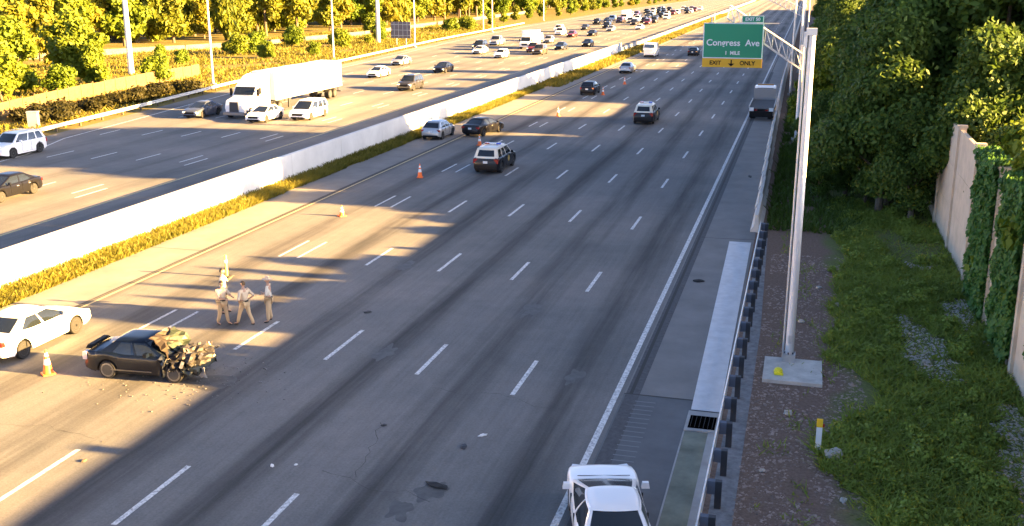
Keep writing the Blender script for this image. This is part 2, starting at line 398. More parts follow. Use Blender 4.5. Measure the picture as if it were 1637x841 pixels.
# ------------------------------------------------------------ foliage generators
def leaves(rs, centers, radii, count, size, droop=.0, squash=1.0, shell=.45):
    """leaf quads scattered in a set of lobes; returns verts, quads, tone"""
    c = np.array(centers); r = np.array(radii); wgt = r ** 2; wgt = wgt / wgt.sum()
    idx = rs.choice(len(c), count, p=wgt)
    d = rs.normal(size=(count, 3)); d /= np.linalg.norm(d, axis=1)[:, None]
    rad = r[idx] * (shell + (1 - shell) * rs.random(count) ** .6) * (1 + .18 * rs.normal(size=count))
    p = c[idx] + d * rad[:, None] * np.array([1, 1, squash])
    nrm = d * .7 + rs.normal(size=(count, 3)) * .6 + np.array([0, 0, .35]); nrm /= np.linalg.norm(nrm, axis=1)[:, None]
    t = np.cross(nrm, rs.normal(size=(count, 3))); t /= np.linalg.norm(t, axis=1)[:, None] + 1e-9
    b = np.cross(nrm, t); s = size * (.6 + .8 * rs.random(count))[:, None]
    t = t * s * .5; b = b * s * .8
    if droop: b[:, 2] -= droop * s[:, 0]
    V = np.stack([p - t * .2 - b, p + t * .9 - b * .1, p + t * .1 + b, p - t * .9 + b * .1], 1).reshape(-1, 3)
    F = np.arange(count * 4).reshape(-1, 4)
    lobe = rs.random(len(c)); tone = np.clip(.55 * lobe[idx] + .45 * rs.random(count), 0, 1)
    return V, F, tone
def make_tree_mesh(seed, h, cr, nl, lsize, m, kind='broad', trunk_h=.3):
    rs = np.random.RandomState(seed); cs = []; rr = []
    nlobes = 16 if kind == 'broad' else 14
    base = h * trunk_h
    for i in range(nlobes):
        if kind == 'broad':
            u = rs.random(); z = base + (h - base) * (.12 + .80 * u); env = math.sin(math.pi * min(1, .15 + .85 * (1 - abs(u - .42) * 1.25))) 
            env = max(.25, 1 - (abs(u - .4) / .65) ** 2); a = rs.random() * 6.28; q = cr * .72 * env * math.sqrt(rs.random())
            cs.append((q * math.cos(a), q * math.sin(a), z)); rr.append(cr * (.26 + .2 * rs.random()))
        else:                                             # tall feathery (casuarina, narrow)
            u = (i + .5) / nlobes; z = base + (h - base) * u * .95; env = (1 - u) ** .6 + .12; a = rs.random() * 6.28
            q = cr * .5 * env; cs.append((q * math.cos(a), q * math.sin(a), z)); rr.append(cr * (.25 + .3 * env))
    V, F, T = leaves(rs, cs, rr, nl, lsize, droop=(.9 if kind != 'broad' else .15), squash=(1.25 if kind != 'broad' else .85))
    crown = np_mesh("crown", V, F, m, T)
    mb = MB(); lean = rs.normal(size=2) * .3
    mb.tube([(0, 0, -.2), (lean[0] * .4, lean[1] * .4, h * .3), (lean[0], lean[1], h * .62)], [h * .024 + .04, h * .018 + .03, h * .009 + .02], 8)
    for i in range(6):
        c = cs[rs.randint(len(cs))]; z0 = h * (.22 + .3 * rs.random()); mb.tube([(lean[0] * z0 / h, lean[1] * z0 / h, z0), ((c[0]) * .5, c[1] * .5, (z0 + c[2]) / 2 + .2), c], [h * .009 + .02, h * .006 + .01, .02], 5)
    return mb.mesh("trunk", M_bark, True), crown
TREES = {}
def tree(kind_key, name, x, y, s=1.0, rz=0, label="", group=None, sz=None, z=0):
    tm, cm = TREES[kind_key]
    o = empty(name, (x, y, z), rz, label, "tree" if 'shrub' not in name and 'bush' not in name else "shrub", group); o.scale = (s, s, sz or s)
    link_mesh("trunk", tm, o); link_mesh("crown", cm, o); return o
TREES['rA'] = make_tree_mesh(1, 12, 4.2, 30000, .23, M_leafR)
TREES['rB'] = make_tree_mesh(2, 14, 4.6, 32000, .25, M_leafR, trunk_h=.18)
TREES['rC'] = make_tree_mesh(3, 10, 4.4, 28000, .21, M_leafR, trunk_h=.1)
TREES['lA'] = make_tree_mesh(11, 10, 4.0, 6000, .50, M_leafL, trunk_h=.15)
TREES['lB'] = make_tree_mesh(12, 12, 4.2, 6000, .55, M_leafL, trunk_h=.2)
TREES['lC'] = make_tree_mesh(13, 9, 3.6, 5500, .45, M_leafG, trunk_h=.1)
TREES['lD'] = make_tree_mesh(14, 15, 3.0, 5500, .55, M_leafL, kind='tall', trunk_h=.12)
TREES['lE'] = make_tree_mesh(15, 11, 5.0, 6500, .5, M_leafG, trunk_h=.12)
TREES['bush'] = make_tree_mesh(21, 3.0, 2.0, 4500, .2, M_leafG, trunk_h=.02)
TREES['bushY'] = make_tree_mesh(22, 7.5, 2.2, 5200, .26, M_leafG, trunk_h=.1)

# right hand wood: (key, x, y, scale) -- nearest ones are the dark mass under the noise wall top
RT = []
r2 = random.Random(5)
for (k, x, y, s) in [('rC', 4.6, 63.5, .85), ('rA', 6.0, 69.5, 1.0), ('rC', 4.3, 70, .75), ('rB', 4.9, 74, .92), ('rA', 11, 60, .78), ('rB', 11.5, 70, 1.35),
                     ('rC', 9.5, 76, 1.45), ('rA', 5.5, 80, 1.0), ('rB', 9.5, 81, 1.2), ('rA', 16, 70, 1.3), ('rB', 17, 75, 1.3), ('rC', 14.5, 57, .85), ('rA', 9.0, 60.2, .85), ('rC', 11.0, 53.5, .74), ('rB', 13, 73.5, 1.32), ('rB', 13.5, 79.5, 1.32), ('rA', 12.6, 85.2, 1.3), ('rB', 19, 82, 1.4), ('rA', 13.5, 66.5, 1.15),
                     ('rA', 5.0, 86, .82), ('rB', 14, 81, 1.2), ('rA', 20, 62, .82), ('rC', 22, 69, 1.5), ('rC', 5.4, 90.5, .6), ('rC', 6.4, 92.5, .45)]:
    RT.append((k, x, y, s))
for (k, x, y, s) in [('rC', 1.2, 66, .30), ('rC', 2.2, 71, .42), ('rC', .9, 76, .34), ('rA', 1.8, 82, .40), ('rC', .6, 88, .34), ('rC', 3.9, 65.5, .55), ('rC', 6.2, 61.5, .62), ('rC', 2.9, 68, .55), ('rA', 5.2, 66, .9), ('rC', .3, 103, .4), ('rC', 1.0, 112, .45)]:
    RT.append((k, x, y, s))
H0 = {'rA': 12, 'rB': 14, 'rC': 10}
for y in range(96, 330, 7):
    for x in (4.3, 9.5, 17, 26, 37, 50, 66):
        xx = x + r2.uniform(-1.3, 1.3); yy = y + r2.uniform(-2.5, 2.5)
        k = r2.choice(['rA', 'rB', 'rC']); lim = (xx + interp([(97, 44), (101, 38), (102.5, 13), (116, 13), (120, 44), (156, 46), (162, 24), (172, 15), (180, 15), (186, 40), (215, 46), (222, 15), (236, 15), (245, 34), (275, 30), (280, 14), (300, 14), (330, 34)], yy) + (14 if r2.random() < .08 and x < 12 else 0)) * .228
        hh = min(lim, 17) * r2.uniform(.88, 1.02)
        if x > 40 and y < 130: continue
        if (xx / yy) * 1685 > 420: continue
        RT.append((k, xx, yy, hh / (H0[k] * 1.04)))
descs = ["dark green leafy tree standing in the wood behind the right verge"]
places = ["at the near edge of the right-hand wood", "among the dark trees right of the tall pole"]
ORD = "first second third fourth fifth sixth seventh eighth ninth tenth eleventh twelfth thirteenth fourteenth fifteenth sixteenth seventeenth eighteenth nineteenth twentieth".split()
def rank(sel, item): return ORD[min(19, sorted(sel, key=lambda t: t[1] / t[2]).index(item))]
def rlabel(t):
    k, x, y, s = t; h = H0[k] * s
    if y > 95: return None, "dark green broadleaf tree in the far wood on the right of the motorway"
    if h < 5.6: sel = [q for q in RT if q[2] < 95 and H0[q[0]] * q[3] < 5.6]; return 1, "low dark tree in the understorey right of the rail, %s from the pole" % rank(sel, t)
    if x < 7.4: sel = [q for q in RT if q[2] < 95 and H0[q[0]] * q[3] >= 5.6 and q[1] < 7.4]; return 1, "tall dark tree in front of the noise wall line, %s from the pole" % rank(sel, t)
    sel = [q for q in RT if q[2] < 95 and H0[q[0]] * q[3] >= 5.6 and q[1] >= 7.4]; return 1, "tall tree rising behind the noise wall line, %s from the pole" % rank(sel, t)
for i, (k, x, y, s) in enumerate(RT):
    nm = "broadleaf_tree"; where = 'nearest the clearing, in front of the noise wall' if (x < 7 and y < 95) else ('behind the noise wall above the dark clearing' if y < 95 else 'in the far wood on the right of the motorway')
    tree(k, nm, x, y, s, r2.uniform(0, 6.28), rlabel((k, x, y, s))[1], "trees of the right-hand wood")
# trees behind camera side of the wall that shade the near bands (Y 32-46)
for (k, x, y, s, szz) in [('rA', 11.0, 36.6, .55, .72), ('lD', 10.5, 40.6, .26, .58), ('lD', 11.0, 43.6, .24, .56), ('lD', 10.4, 38.9, .22, .56)]:
    tree(k, "wallside_tree", x, y, s, x * 3, "narrow tree behind the noise wall beside the ivy, %s counted away from the camera" % ORD[[36.6, 38.9, 40.6, 43.6].index(y)], "narrow trees behind the near noise wall", szz)
tree('bushY', "sunlit_tree", 2.0, 93.7, 1.0, 1.1, "sunlit yellow-green tree just right of the tall grey pole", None, 1.02)
tree('bushY', "sunlit_tree", -.2, 97.5, .6, 2.1, "small yellowish tree behind the sign post left of the tall pole", None, .62)
for x_, y_, s_, z_, lb in ((8.5, 45.4, .80, 1.06, "sunlit shrub over the far end of the ivy covered wall top"), (8.6, 41.8, .85, 1.04, "bright yellow-green shrub above the second ivy curtain on the wall"), (8.6, 38.4, .80, 1.0, "sunlit shrub above the noise wall right at the picture edge")):
    tree('bushY', "wall_shrub", x_, y_, s_, y_, lb, None, z_)

# left side
r3 = random.Random(11)
LT = [('lC', -89, 104, .95), ('lE', -85.5, 98, .62), ('lC', -93, 99, .95), ('lE', -87.0, 115, .72), ('lC', -84.2, 113, .62), ('lE', -92, 118, .8), ('lC', -98, 110, .8), ('lC', -94, 142, .38),
      ('lA', -107, 138, .6), ('lB', -101, 126, .6), ('lC', -88, 165, .3), ('lA', -118, 140, .9), ('lB', -122, 150, 1.0)]
for y in range(130, 560, 10):
    for j in range(5):
        fx = interp([(120, -158), (155, -140), (180, -128), (200, -122), (240, -118), (330, -112), (420, -104), (640, -96)], y)
        xx = fx - 6 - j * 9 + r3.uniform(-3, 3); yy = y + r3.uniform(-4, 4)
        if j > 2 and y > 420: continue
        if -xx / yy * 1.0 > 1.02: continue
        k = r3.choice(['lA', 'lB', 'lB', 'lC', 'lD', 'lD', 'lE']); LT.append((k, xx, yy, r3.uniform(.9, 1.4)))
for y in range(300, 700, 16):
    LT.append((r3.choice(['lC', 'lA', 'lE']), interp([(300, -89), (500, -86), (700, -80)], y) + r3.uniform(-2, 2), y, r3.uniform(.35, .6)))
for i, (k, x, y, s) in enumerate(LT):
    nm = "roadside_tree" if k != 'lD' else "feathery_tree"
    if i < 13: lab = ["bushy lime-green tree by the tan fence at the left edge", "round sunlit bush behind the tan fence"][i % 2]; g = "sunlit trees behind the tan fence"
    elif k == 'lD': lab = "tall narrow feathery tree in the sunlit wood beyond the frontage road"; g = "feathery trees in the left wood"
    else: lab = "sunlit yellow-green tree in the wood beyond the frontage road"; g = "broad trees in the left wood"
    if i < 13: lab = "sunlit lime-green tree by the tan fence, %s from the left" % ORD[sorted(range(13), key=lambda q: LT[q][1] / LT[q][2]).index(i)]
    tree(k, nm, x, y, s, r3.uniform(0, 6.28), lab, g)

r6 = random.Random(17)
for i in range(26):
    y = r6.uniform(100, 290); x = interp(OPP_L, y) - r6.uniform(7, 30); rightof = "left" if i % 2 else "right"
    if abs(x + 81) < 4 and 195 < y < 215: x -= 8
    tree('bush', "verge_shrub", x, y, r6.uniform(.6, 1.3), r6.uniform(0, 6), "low green shrub on the dry grass slope beyond the far guardrail", "shrubs on the dry grass slope")
# grass / weeds as stuff
def blades(name, pts, hmin, hmax, w, m, seed, z=0.0, lean=.5):
    rs = np.random.RandomState(seed); n_ = len(pts); a = rs.random(n_) * 6.28; h = hmin + (hmax - hmin) * rs.random(n_) ** 1.5
    d = np.stack([np.cos(a), np.sin(a), np.zeros(n_)], 1) * w * .5; P = np.concatenate([pts, np.full((n_, 1), z)], 1)
    ln = rs.normal(size=(n_, 3)) * lean; ln[:, 2] = 1; ln = ln * h[:, None]
    V = np.stack([P - d, P + d, P + d * .3 + ln, P - d * .3 + ln], 1).reshape(-1, 3); F = np.arange(n_ * 4).reshape(-1, 4)
    t = np.array([noise.noise(Vector((p[0] * .8, p[1] * .8, 3.3))) for p in pts]) * .6 + .45 + .3 * (rs.random(n_) - .5)
    return tag(link_mesh(name, np_mesh(name, V, F, m, np.clip(t, 0, 1))), None, None, None, 'stuff')
rs = np.random.RandomState(3)
def scatter(n_, x0, x1, y0, y1, f, near=True):
    y = y0 + (y1 - y0) * (rs.random(n_) ** (1.6 if near else 1)); x = x0 + (x1 - x0) * rs.random(n_)
    k = np.array([f(a, b) for a, b in zip(x, y)]); return np.stack([x, y], 1)[k]
def fR(x, y):
    n1 = noise.noise(Vector((x * .35, y * .22, 0))) ; n2 = noise.noise(Vector((x * 1.3, y * .9, 5)))
    if x < 2.0 + n1 * 1.6 + n2 * .5: return False
    gap = noise.noise(Vector((x * .5 + 9, y * .16, 2)))
    gap += .22 * noise.noise(Vector((x * 1.7, y * 1.1, 8)))
    if gap > .06 and 4.0 < x < 7.2 and y > 25: return rnd.random() < .10
    return rnd.random() < .85
tag(blades("weeds", scatter(110000, .8, 7.4, 17, 66, fR), .07, .30, .06, M_grassR, 4, 0, 1.25), "low green weeds covering the verge between the dirt and the noise wall", "weeds")
tag(blades("sparse_weeds", scatter(5000, -.6, 2.6, 17, 60, lambda x, y: noise.noise(Vector((x, y * .6, 1))) > .18), .05, .22, .05, M_grassR, 5, 0, .8), "sparse weed tufts on the brown dirt verge", "weeds")
def fM(x, y): return noise.noise(Vector((x * 1.2, y * .35, 0))) > -.42
blt = blades("median_grass", scatter(60000, -33.0, -31.25, 20, 130, fM), .12, .42, .07, M_grassM, 6, 0, .6)
tag(blt, "strip of yellow-green grass at the foot of the white median wall", "grass")
tag(blades("far_median_grass", scatter(22000, -33.0, -29.6, 130, 420, fM, False), .2, .5, .2, M_grassM, 8, 0, .5), "distant green median grass beyond the end of the white wall", "grass")
# far left slope grass
def fL(x, y):
    e = interp(OPP_L, y) - 1.0
    return x < e and noise.noise(Vector((x * .1, y * .1, 0))) > -.35
tag(blades("slope_grass", scatter(70000, -118, -60, 60, 300, fL, False), .15, .55, .22, M_grassM, 9, 0, .6), "dry yellow grass slope beyond the far guardrail", "grass")

tag(blades("roadside_weeds", scatter(16000, -1.6, 3.4, 57, 130, lambda x, y: x > -1.5 and noise.noise(Vector((x * .6, y * .3, 4))) > -.35, False), .15, .55, .12, M_leafR, 15, 0, .6), "rough dark growth between the white barrier and the right-hand wood", "weeds")
# broad-leaved weed clumps
rsw = np.random.RandomState(31); cs = []; rr = []
for _ in range(520):
    y = 18 + 48 * rsw.random_sample() ** 1.3; x = 1.6 + 5.6 * rsw.random_sample()
    if fR(x, y): cs.append((x, y, .05 + .1 * rsw.random_sample())); rr.append(.16 + .34 * rsw.random_sample() ** 2)
V, F, T = leaves(rsw, cs, rr, 52000, .085, squash=.75, shell=.3)
V[:, 2] = np.abs(V[:, 2]) + .01
tag(link_mesh("leafy_weeds", np_mesh("leafy_weeds", V, F, M_grassR, T)), "leafy weed clumps standing out of the green verge by the noise wall", "weeds", None, 'stuff')

# hedge for the shaded bank by far guardrail, shade put into its leaf colour
hs = empty("hedge", (-68.5, 90, 0), 0, "shaggy hedge with shade put into its dark leaf colour, running beside the far guardrail", "hedge")
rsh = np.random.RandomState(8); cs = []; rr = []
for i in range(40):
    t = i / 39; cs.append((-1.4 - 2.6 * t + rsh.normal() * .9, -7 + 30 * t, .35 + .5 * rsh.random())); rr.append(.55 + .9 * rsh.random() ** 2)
V, F, T = leaves(rsh, cs, rr, 14000, .22, squash=.8); link_mesh("foliage", np_mesh("foliage", V, F, leaf_mat("leaf_hedge_shaded", (.018, .02, .005), (.05, .045, .01), (.06, .035, .01), .1), T), hs)
# tan fence on the left
tf = empty("tan_fence", (-72, 74, 0), 0, "tan board fence running behind the hedge at the left edge", "fence")
M_fence = mat("fence_tan", (.12, .085, .035), .85, noise_s=2, noise_a=.2)
FP = [(-71.5, 70), (-74, 84), (-77.5, 99), (-80, 115), (-81.5, 132)]
for (a, b), (c, d) in zip(FP, FP[1:]):
    L = math.hypot(c - a, d - b); nn = int(L / 2.4); ang = math.atan2(d - b, c - a)
    for i in range(nn):
        t = (i + .5) / nn; m = MB(); x = a + (c - a) * t + 72; y = b + (d - b) * t - 74
        m.box((x, y, .85), (L / nn - .14, .05, 1.6 + .08 * math.sin(i * 2.3)), ang); m.build("fence_panel", M_fence, tf)
        t = i / nn; m = MB(); m.box((a + (c - a) * t + 72, b + (d - b) * t - 74, .9), (.14, .14, 1.85), ang); m.build("fence_post", M_fence, tf)
# utility cabinet
uc = empty("utility_cabinet", (-67.3, 80.8, 0), R(20), "small grey utility cabinet in the grass beside the far guardrail", "utility box")
m = MB(); m.box((0, 0, .75), (.9, .55, 1.4)); m.build("cabinet_body", mat("cabinet_grey", (.30, .29, .29), .6), uc)
m = MB(); m.box((0, 0, 1.49), (1.0, .65, .08)); m.build("cabinet_lid", M_galv, uc); m = MB(); m.box((0, 0, .03), (1.1, .7, .06)); m.build("cabinet_base", M_conc, uc)

# ------------------------------------------------------------ poles and signs
def light_pole(x, y, h, label, arm=4.5, name="light_pole", th=.15, sidex=1, m_=M_galvp):
    o = empty(name, (x, y, 0), 0, label, "light pole")
    m = MB(); m.tube([(0, 0, 0), (0, 0, h * .5), (0, 0, h)], [th, th * .85, th * .6], 12); m.build("pole", m_, o, True)
    m = MB(); m.box((0, 0, .12), (.6, .6, .24)); m.build("pole_base", M_conc, o)
    if arm:
        m = MB(); m.tube([(0, 0, h - .2), (sidex * arm * .4, 0, h + .5), (sidex * arm, 0, h + .7)], [.06, .05, .04], 8); m.build("lamp_arm", m_, o, True)
        m = MB(); m.box((sidex * (arm + .35), 0, h + .68), (.8, .3, .14), taper=.8); m.build("lamp_head", M_galv, o)
    return o
light_pole(-92.5, 132, 15, "thick pale pole at the upper left behind the lime-green trees", 0, th=.42, m_=mat("pole_white", (.72, .68, .64), .6))
light_pole(-72.9, 121, 13.5, "slim grey light pole standing left of the white truck", 3.5)
light_pole(-77.3, 167, 14, "slim pale light pole rising above the white trailer", 3.5)
light_pole(-88.5, 214, 16, "thick pale pole left of the grey sign back", 0, th=.45, m_=MATS["pole_white"])
light_pole(-75.0, 200, 14, "slim light pole immediately right of the grey sign back", 3.5)
light_pole(-77.3, 262, 14, "light pole beside the far guardrail above the white box truck", 3.5)
light_pole(-81.5, 268, 14, "distant pole paired with the one above the box truck", 3.5)
light_pole(-83, 340, 15, "distant thin light pole before the far left wood", 3.5)
# near pole with concrete pad
o = empty("camera_pole", (.12, 36.3, 0), 0, "tall pale steel pole on a white concrete pad beside the dirt verge", "pole")
m = MB(); m.tube([(0, 0, .1), (0, 0, 4), (0, 0, 8), (0, 0, 11.5)], [.15, .138, .125, .112], 16); m.build("pole", M_galvp, o, True)
m = MB(); m.box((0, 0, .25), (.42, .42, .3)); m.build("base_plate", M_galv, o)
m = MB(); m.box((-.02, 0, 11.45), (.34, .3, .22)); m.box((-.2, 0, 11.2), (.12, .2, .5)); m.build("pole_cap", M_galvp, o)
m = MB()
for a in range(6): m.lathe([(.025, .38), (.025, .46), (.01, .47)], (.16 * math.cos(a * 1.047 + .3), .16 * math.sin(a * 1.047 + .3), 0), 6)
m.build("anchor_bolt", M_dark, o); m = MB(); m.box((0, -.165, .95), (.12, .03, .28)); m.build("hand_hole_cover", M_galv, o)
m = MB(); m.tube([(-.22, 0, .2), (-.2, 0, 5), (-.18, 0, 11.2)], .035, 8); m.build("conduit", M_galv, o)
m = MB(); m.box((.15, -.9, .06), (1.95, 2.3, .12)); m.build("concrete_pad", mat("pad_white", (.50, .49, .45), .85, noise_s=2, noise_a=.25), o)
o = empty("ground_marker", (-.2, 34.9, .12), 0, "small yellow marker cap lying on the concrete pad of the pole", "marker")
m = MB(); m.lathe([(.14, 0), (.15, .1), (.12, .18), (.05, .22)], n=12); m.box((.02, -.12, .03), (.3, .12, .05)); m.build("cap", mat("hi_yellow", (.75, .72, .03), .5), o)

# overhead guide sign on a rising cantilever truss
SY = 90
sg = empty("guide_sign", (-5.95, SY, 0), 0, "green overhead exit sign with yellow bottom strip above the right lanes", "road sign")
M_green = mat("sign_green", (.012, .27, .13), .5); M_yel = mat("sign_yellow", (.80, .42, .01), .5); M_sw = mat("sign_white", (.8, .8, .8), .5)
m = MB(); m.box((0, 0, 8.20), (4.85, .06, 2.86)); m.build("green_panel", M_green, sg)
m = MB(); m.box((0, 0, 6.40), (4.85, .065, .72)); m.build("yellow_panel", M_yel, sg)
m = MB(); m.box((1.50, 0, 9.94), (1.75, .06, .56)); m.build("exit_tab", M_green, sg)
m = MB()
def frame(x0, x1, z0, z1, w=.07):
    m.box(((x0 + x1) / 2, -.035, z0 + w / 2), (x1 - x0, .01, w)); m.box(((x0 + x1) / 2, -.035, z1 - w / 2), (x1 - x0, .01, w))
    m.box((x0 + w / 2, -.036, (z0 + z1) / 2), (w, .01, z1 - z0)); m.box((x1 - w / 2, -.036, (z0 + z1) / 2), (w, .01, z1 - z0))
frame(-2.42, 2.42, 6.77, 9.62); frame(.63, 2.37, 9.66, 10.22, .05); m.build("sign_border", M_sw, sg)
m = MB()
for zz in (7.2, 8.2, 9.2): m.box((0, .09, zz), (4.7, .09, .1))
for xx in (-1.8, 0, 1.8): m.box((xx, .16, 8.2), (.1, .08, 3.8))
m.build("sign_bracing", M_galv, sg)
def text(body, size, x, z, mt, parent, y=-.045, name="lettering", bold=.012):
    cu = bpy.data.curves.new(name, 'FONT'); cu.body = body; cu.size = size; cu.align_x = 'CENTER'; cu.align_y = 'CENTER'; cu.extrude = .004; cu.offset = bold
    t = bpy.data.objects.new("tmp", cu); COL.objects.link(t); dg_ = bpy.context.evaluated_depsgraph_get()
    me = bpy.data.meshes.new_from_object(t.evaluated_get(dg_)); bpy.data.objects.remove(t); me.materials.clear(); me.materials.append(mt)
    me.transform(Matrix.Translation((x, y, z)) @ Matrix.Rotation(R(90), 4, 'X')); return link_mesh(name, me, parent)
text("Congress  Ave", .72, .0, 8.02, M_sw, sg); text("1  MILE", .40, 0, 7.2, M_sw, sg)
text("EXIT", .46, -1.35, 6.39, M_black, sg); text("ONLY", .46, 1.25, 6.39, M_black, sg); text("EXIT 50", .36, 1.5, 9.93, M_sw, sg)
m = MB(); m.box((-.05, -.04, 6.46), (.1, .01, .4)); m.add([(-.32, -.045, 6.36), (.22, -.045, 6.36), (-.05, -.045, 6.12)], [(0, 1, 2)]); m.build("down_arrow", M_black, sg)

tr = empty("sign_truss", (-.35, SY + .6, 0), 0, "grey steel post with lattice truss arm carrying the green exit sign", "sign gantry")
m = MB(); m.tube([(0, 0, 0), (0, 0, 7.9)], [.22, .19], 14); m.build("post", M_galvp, tr, True)
m = MB(); m.box((0, 0, .15), (.9, .9, .3)); m.build("footing", M_conc, tr)
A0, A1 = Vector((0, 0, 5.9)), Vector((-6.2, 0, 10.0)); B0, B1 = Vector((0, 0, 7.2)), Vector((-6.0, 0, 11.0))
m = MB()
for dy in (-.3, .3):
    off = Vector((0, dy, 0)); m.tube([A0 + off, A1 + off], .055, 8); m.tube([B0 + off, B1 + off], .055, 8)
m.tube([A1 - Vector((0, .3, 0)), A1 + Vector((0, .3, 0))], .05, 6); m.tube([A1, B1], .05, 6)
m.build("chord", M_galvp, tr)
m = MB()
for i in range(10):
    t, t2 = i / 10, (i + 1) / 10
    for dy in (-.3, .3):
        off = Vector((0, dy, 0)); a = A0.lerp(A1, t) + off; b = B0.lerp(B1, t2) + off; c = A0.lerp(A1, t2) + off
        m.tube([a, b], .028, 5); m.tube([b, c], .028, 5)
    m.tube([A0.lerp(A1, t) - Vector((0, .3, 0)), A0.lerp(A1, t2) + Vector((0, .3, 0))], .024, 5)
m.build("lattice", M_galv, tr)
m = MB()
for xx in (-7.2, -4.4): m.tube([(xx + .0, -.25, 8.6), (xx, -.25, 10.4)], .05, 6)
m.tube([(-7.6, -.25, 9.6), (-2.0, -.25, 9.6)], .05, 6); m.build("hanger", M_galv, tr)
# second distant truss
t2_ = empty("sign_truss", (-.9, 190, 0), 0, "distant second lattice truss over the right shoulder behind the green sign", "sign gantry")
m = MB(); m.tube([(0, 0, 0), (0, 0, 9)], [.22, .19], 10); m.build("post", M_galvp, t2_)
m = MB(); m.tube([(0, 0, 6.8), (-8, 0, 10.6)], .07, 6); m.tube([(0, 0, 8.2), (-8, 0, 11.8)], .07, 6); m.build("chord", M_galvp, t2_)
m = MB()
for i in range(10): m.tube([(-.8 * i, 0, 6.8 + .38 * i), (-.8 * (i + 1), 0, 8.2 + .36 * (i + 1))], .035, 5); m.tube([(-.8 * (i + 1), 0, 8.2 + .36 * (i + 1)), (-.8 * (i + 1), 0, 6.8 + .38 * (i + 1))], .035, 5)
m.build("lattice", M_galv, t2_)
light_pole(-1.6, 128, 13, "blueish pale light pole behind the sign truss on the right shoulder", 3, sidex=-1)
light_pole(-1.0, 160, 14, "slender far light pole at the top right of the road", 3, sidex=-1)
light_pole(-.2, 240, 14, "faintest light pole beyond the truss at the top right", 3, sidex=-1)
# back of sign on the far left
bs = empty("road_sign", (-80.6, 207, 0), R(-8), "grey ribbed back of a road sign on two posts beyond the far guardrail", "road sign")
m = MB(); m.box((0, 0, 3.0), (4.6, .08, 3.3)); m.build("sign_panel", mat("sign_back_grey", (.16, .14, .16), .6), bs)
m = MB()
for xx in (-1.5, -.5, .5, 1.5): m.box((xx, -.08, 3.0), (.08, .06, 3.2))
for zz in (1.9, 3, 4.1): m.box((0, -.13, zz), (4.5, .05, .1))
m.build("stiffener", M_galv, bs)
for xx in (-1.1, 1.1): m = MB(); m.box((xx, .12, 2.1), (.14, .14, 4.2)); m.build("post", M_galv, bs)

# ------------------------------------------------------------ vehicles
def body_shell(L, Wd, top, wheels, r, bed=None, gb=.24):
    hw = Wd / 2; xs = set(np.round(np.linspace(0, L, int(L / .09)), 3)); 
    for wx in wheels:
        for a in np.linspace(-1, 1, 13): xs.add(round(wx + math.sin(a * math.pi / 2) * (r + .07), 3))
    if bed: xs |= {bed[0] - .005, bed[0] + .005, bed[1] - .005, bed[1] + .005}
    xs = sorted(x for x in xs if 0 <= x <= L); rings = []
    for x in xs:
        d0 = min(x, L - x); pl = 1 - .16 * (max(0, 1 - d0 / .55)) ** 2.2; w = hw * pl; zt = interp(top, x)
        zb = gb + .10 * max(0, 1 - d0 / .5)
        for wx in wheels:
            q = (r + .07) ** 2 - (x - wx) ** 2
            if q > 0: zb = max(zb, r + math.sqrt(q) * .98)
        zb = min(zb, zt - .12); H = zt - zb
        h = [(w * .965, zb), (w * .995, zb + H * .3), (w, zb + H * .55), (w * .985, zb + H * .78), (w * .955, zb + H * .93), (w * .90, zt), (w * .55, zt + .025), (0, zt + .04)]
        if bed and bed[0] < x < bed[1]: h[6] = (w * .86, zt - .45); h[5] = (w * .89, zt); h[7] = (0, zt - .45)
        rings.append([(x, y, z) for y, z in h] + [(x, -y, z) for y, z in h[-2::-1]])
    n_ = len(rings[0]); vs = [p for rg in rings for p in rg]; fs = []
    for i in range(len(rings) - 1):
        for k in range(n_ - 1): fs.append((i * n_ + k, i * n_ + k + 1, (i + 1) * n_ + k + 1, (i + 1) * n_ + k))
    fs.append(tuple(range(n_))); fs.append(tuple((len(rings) - 1) * n_ + k for k in range(n_)))
    return vs, fs
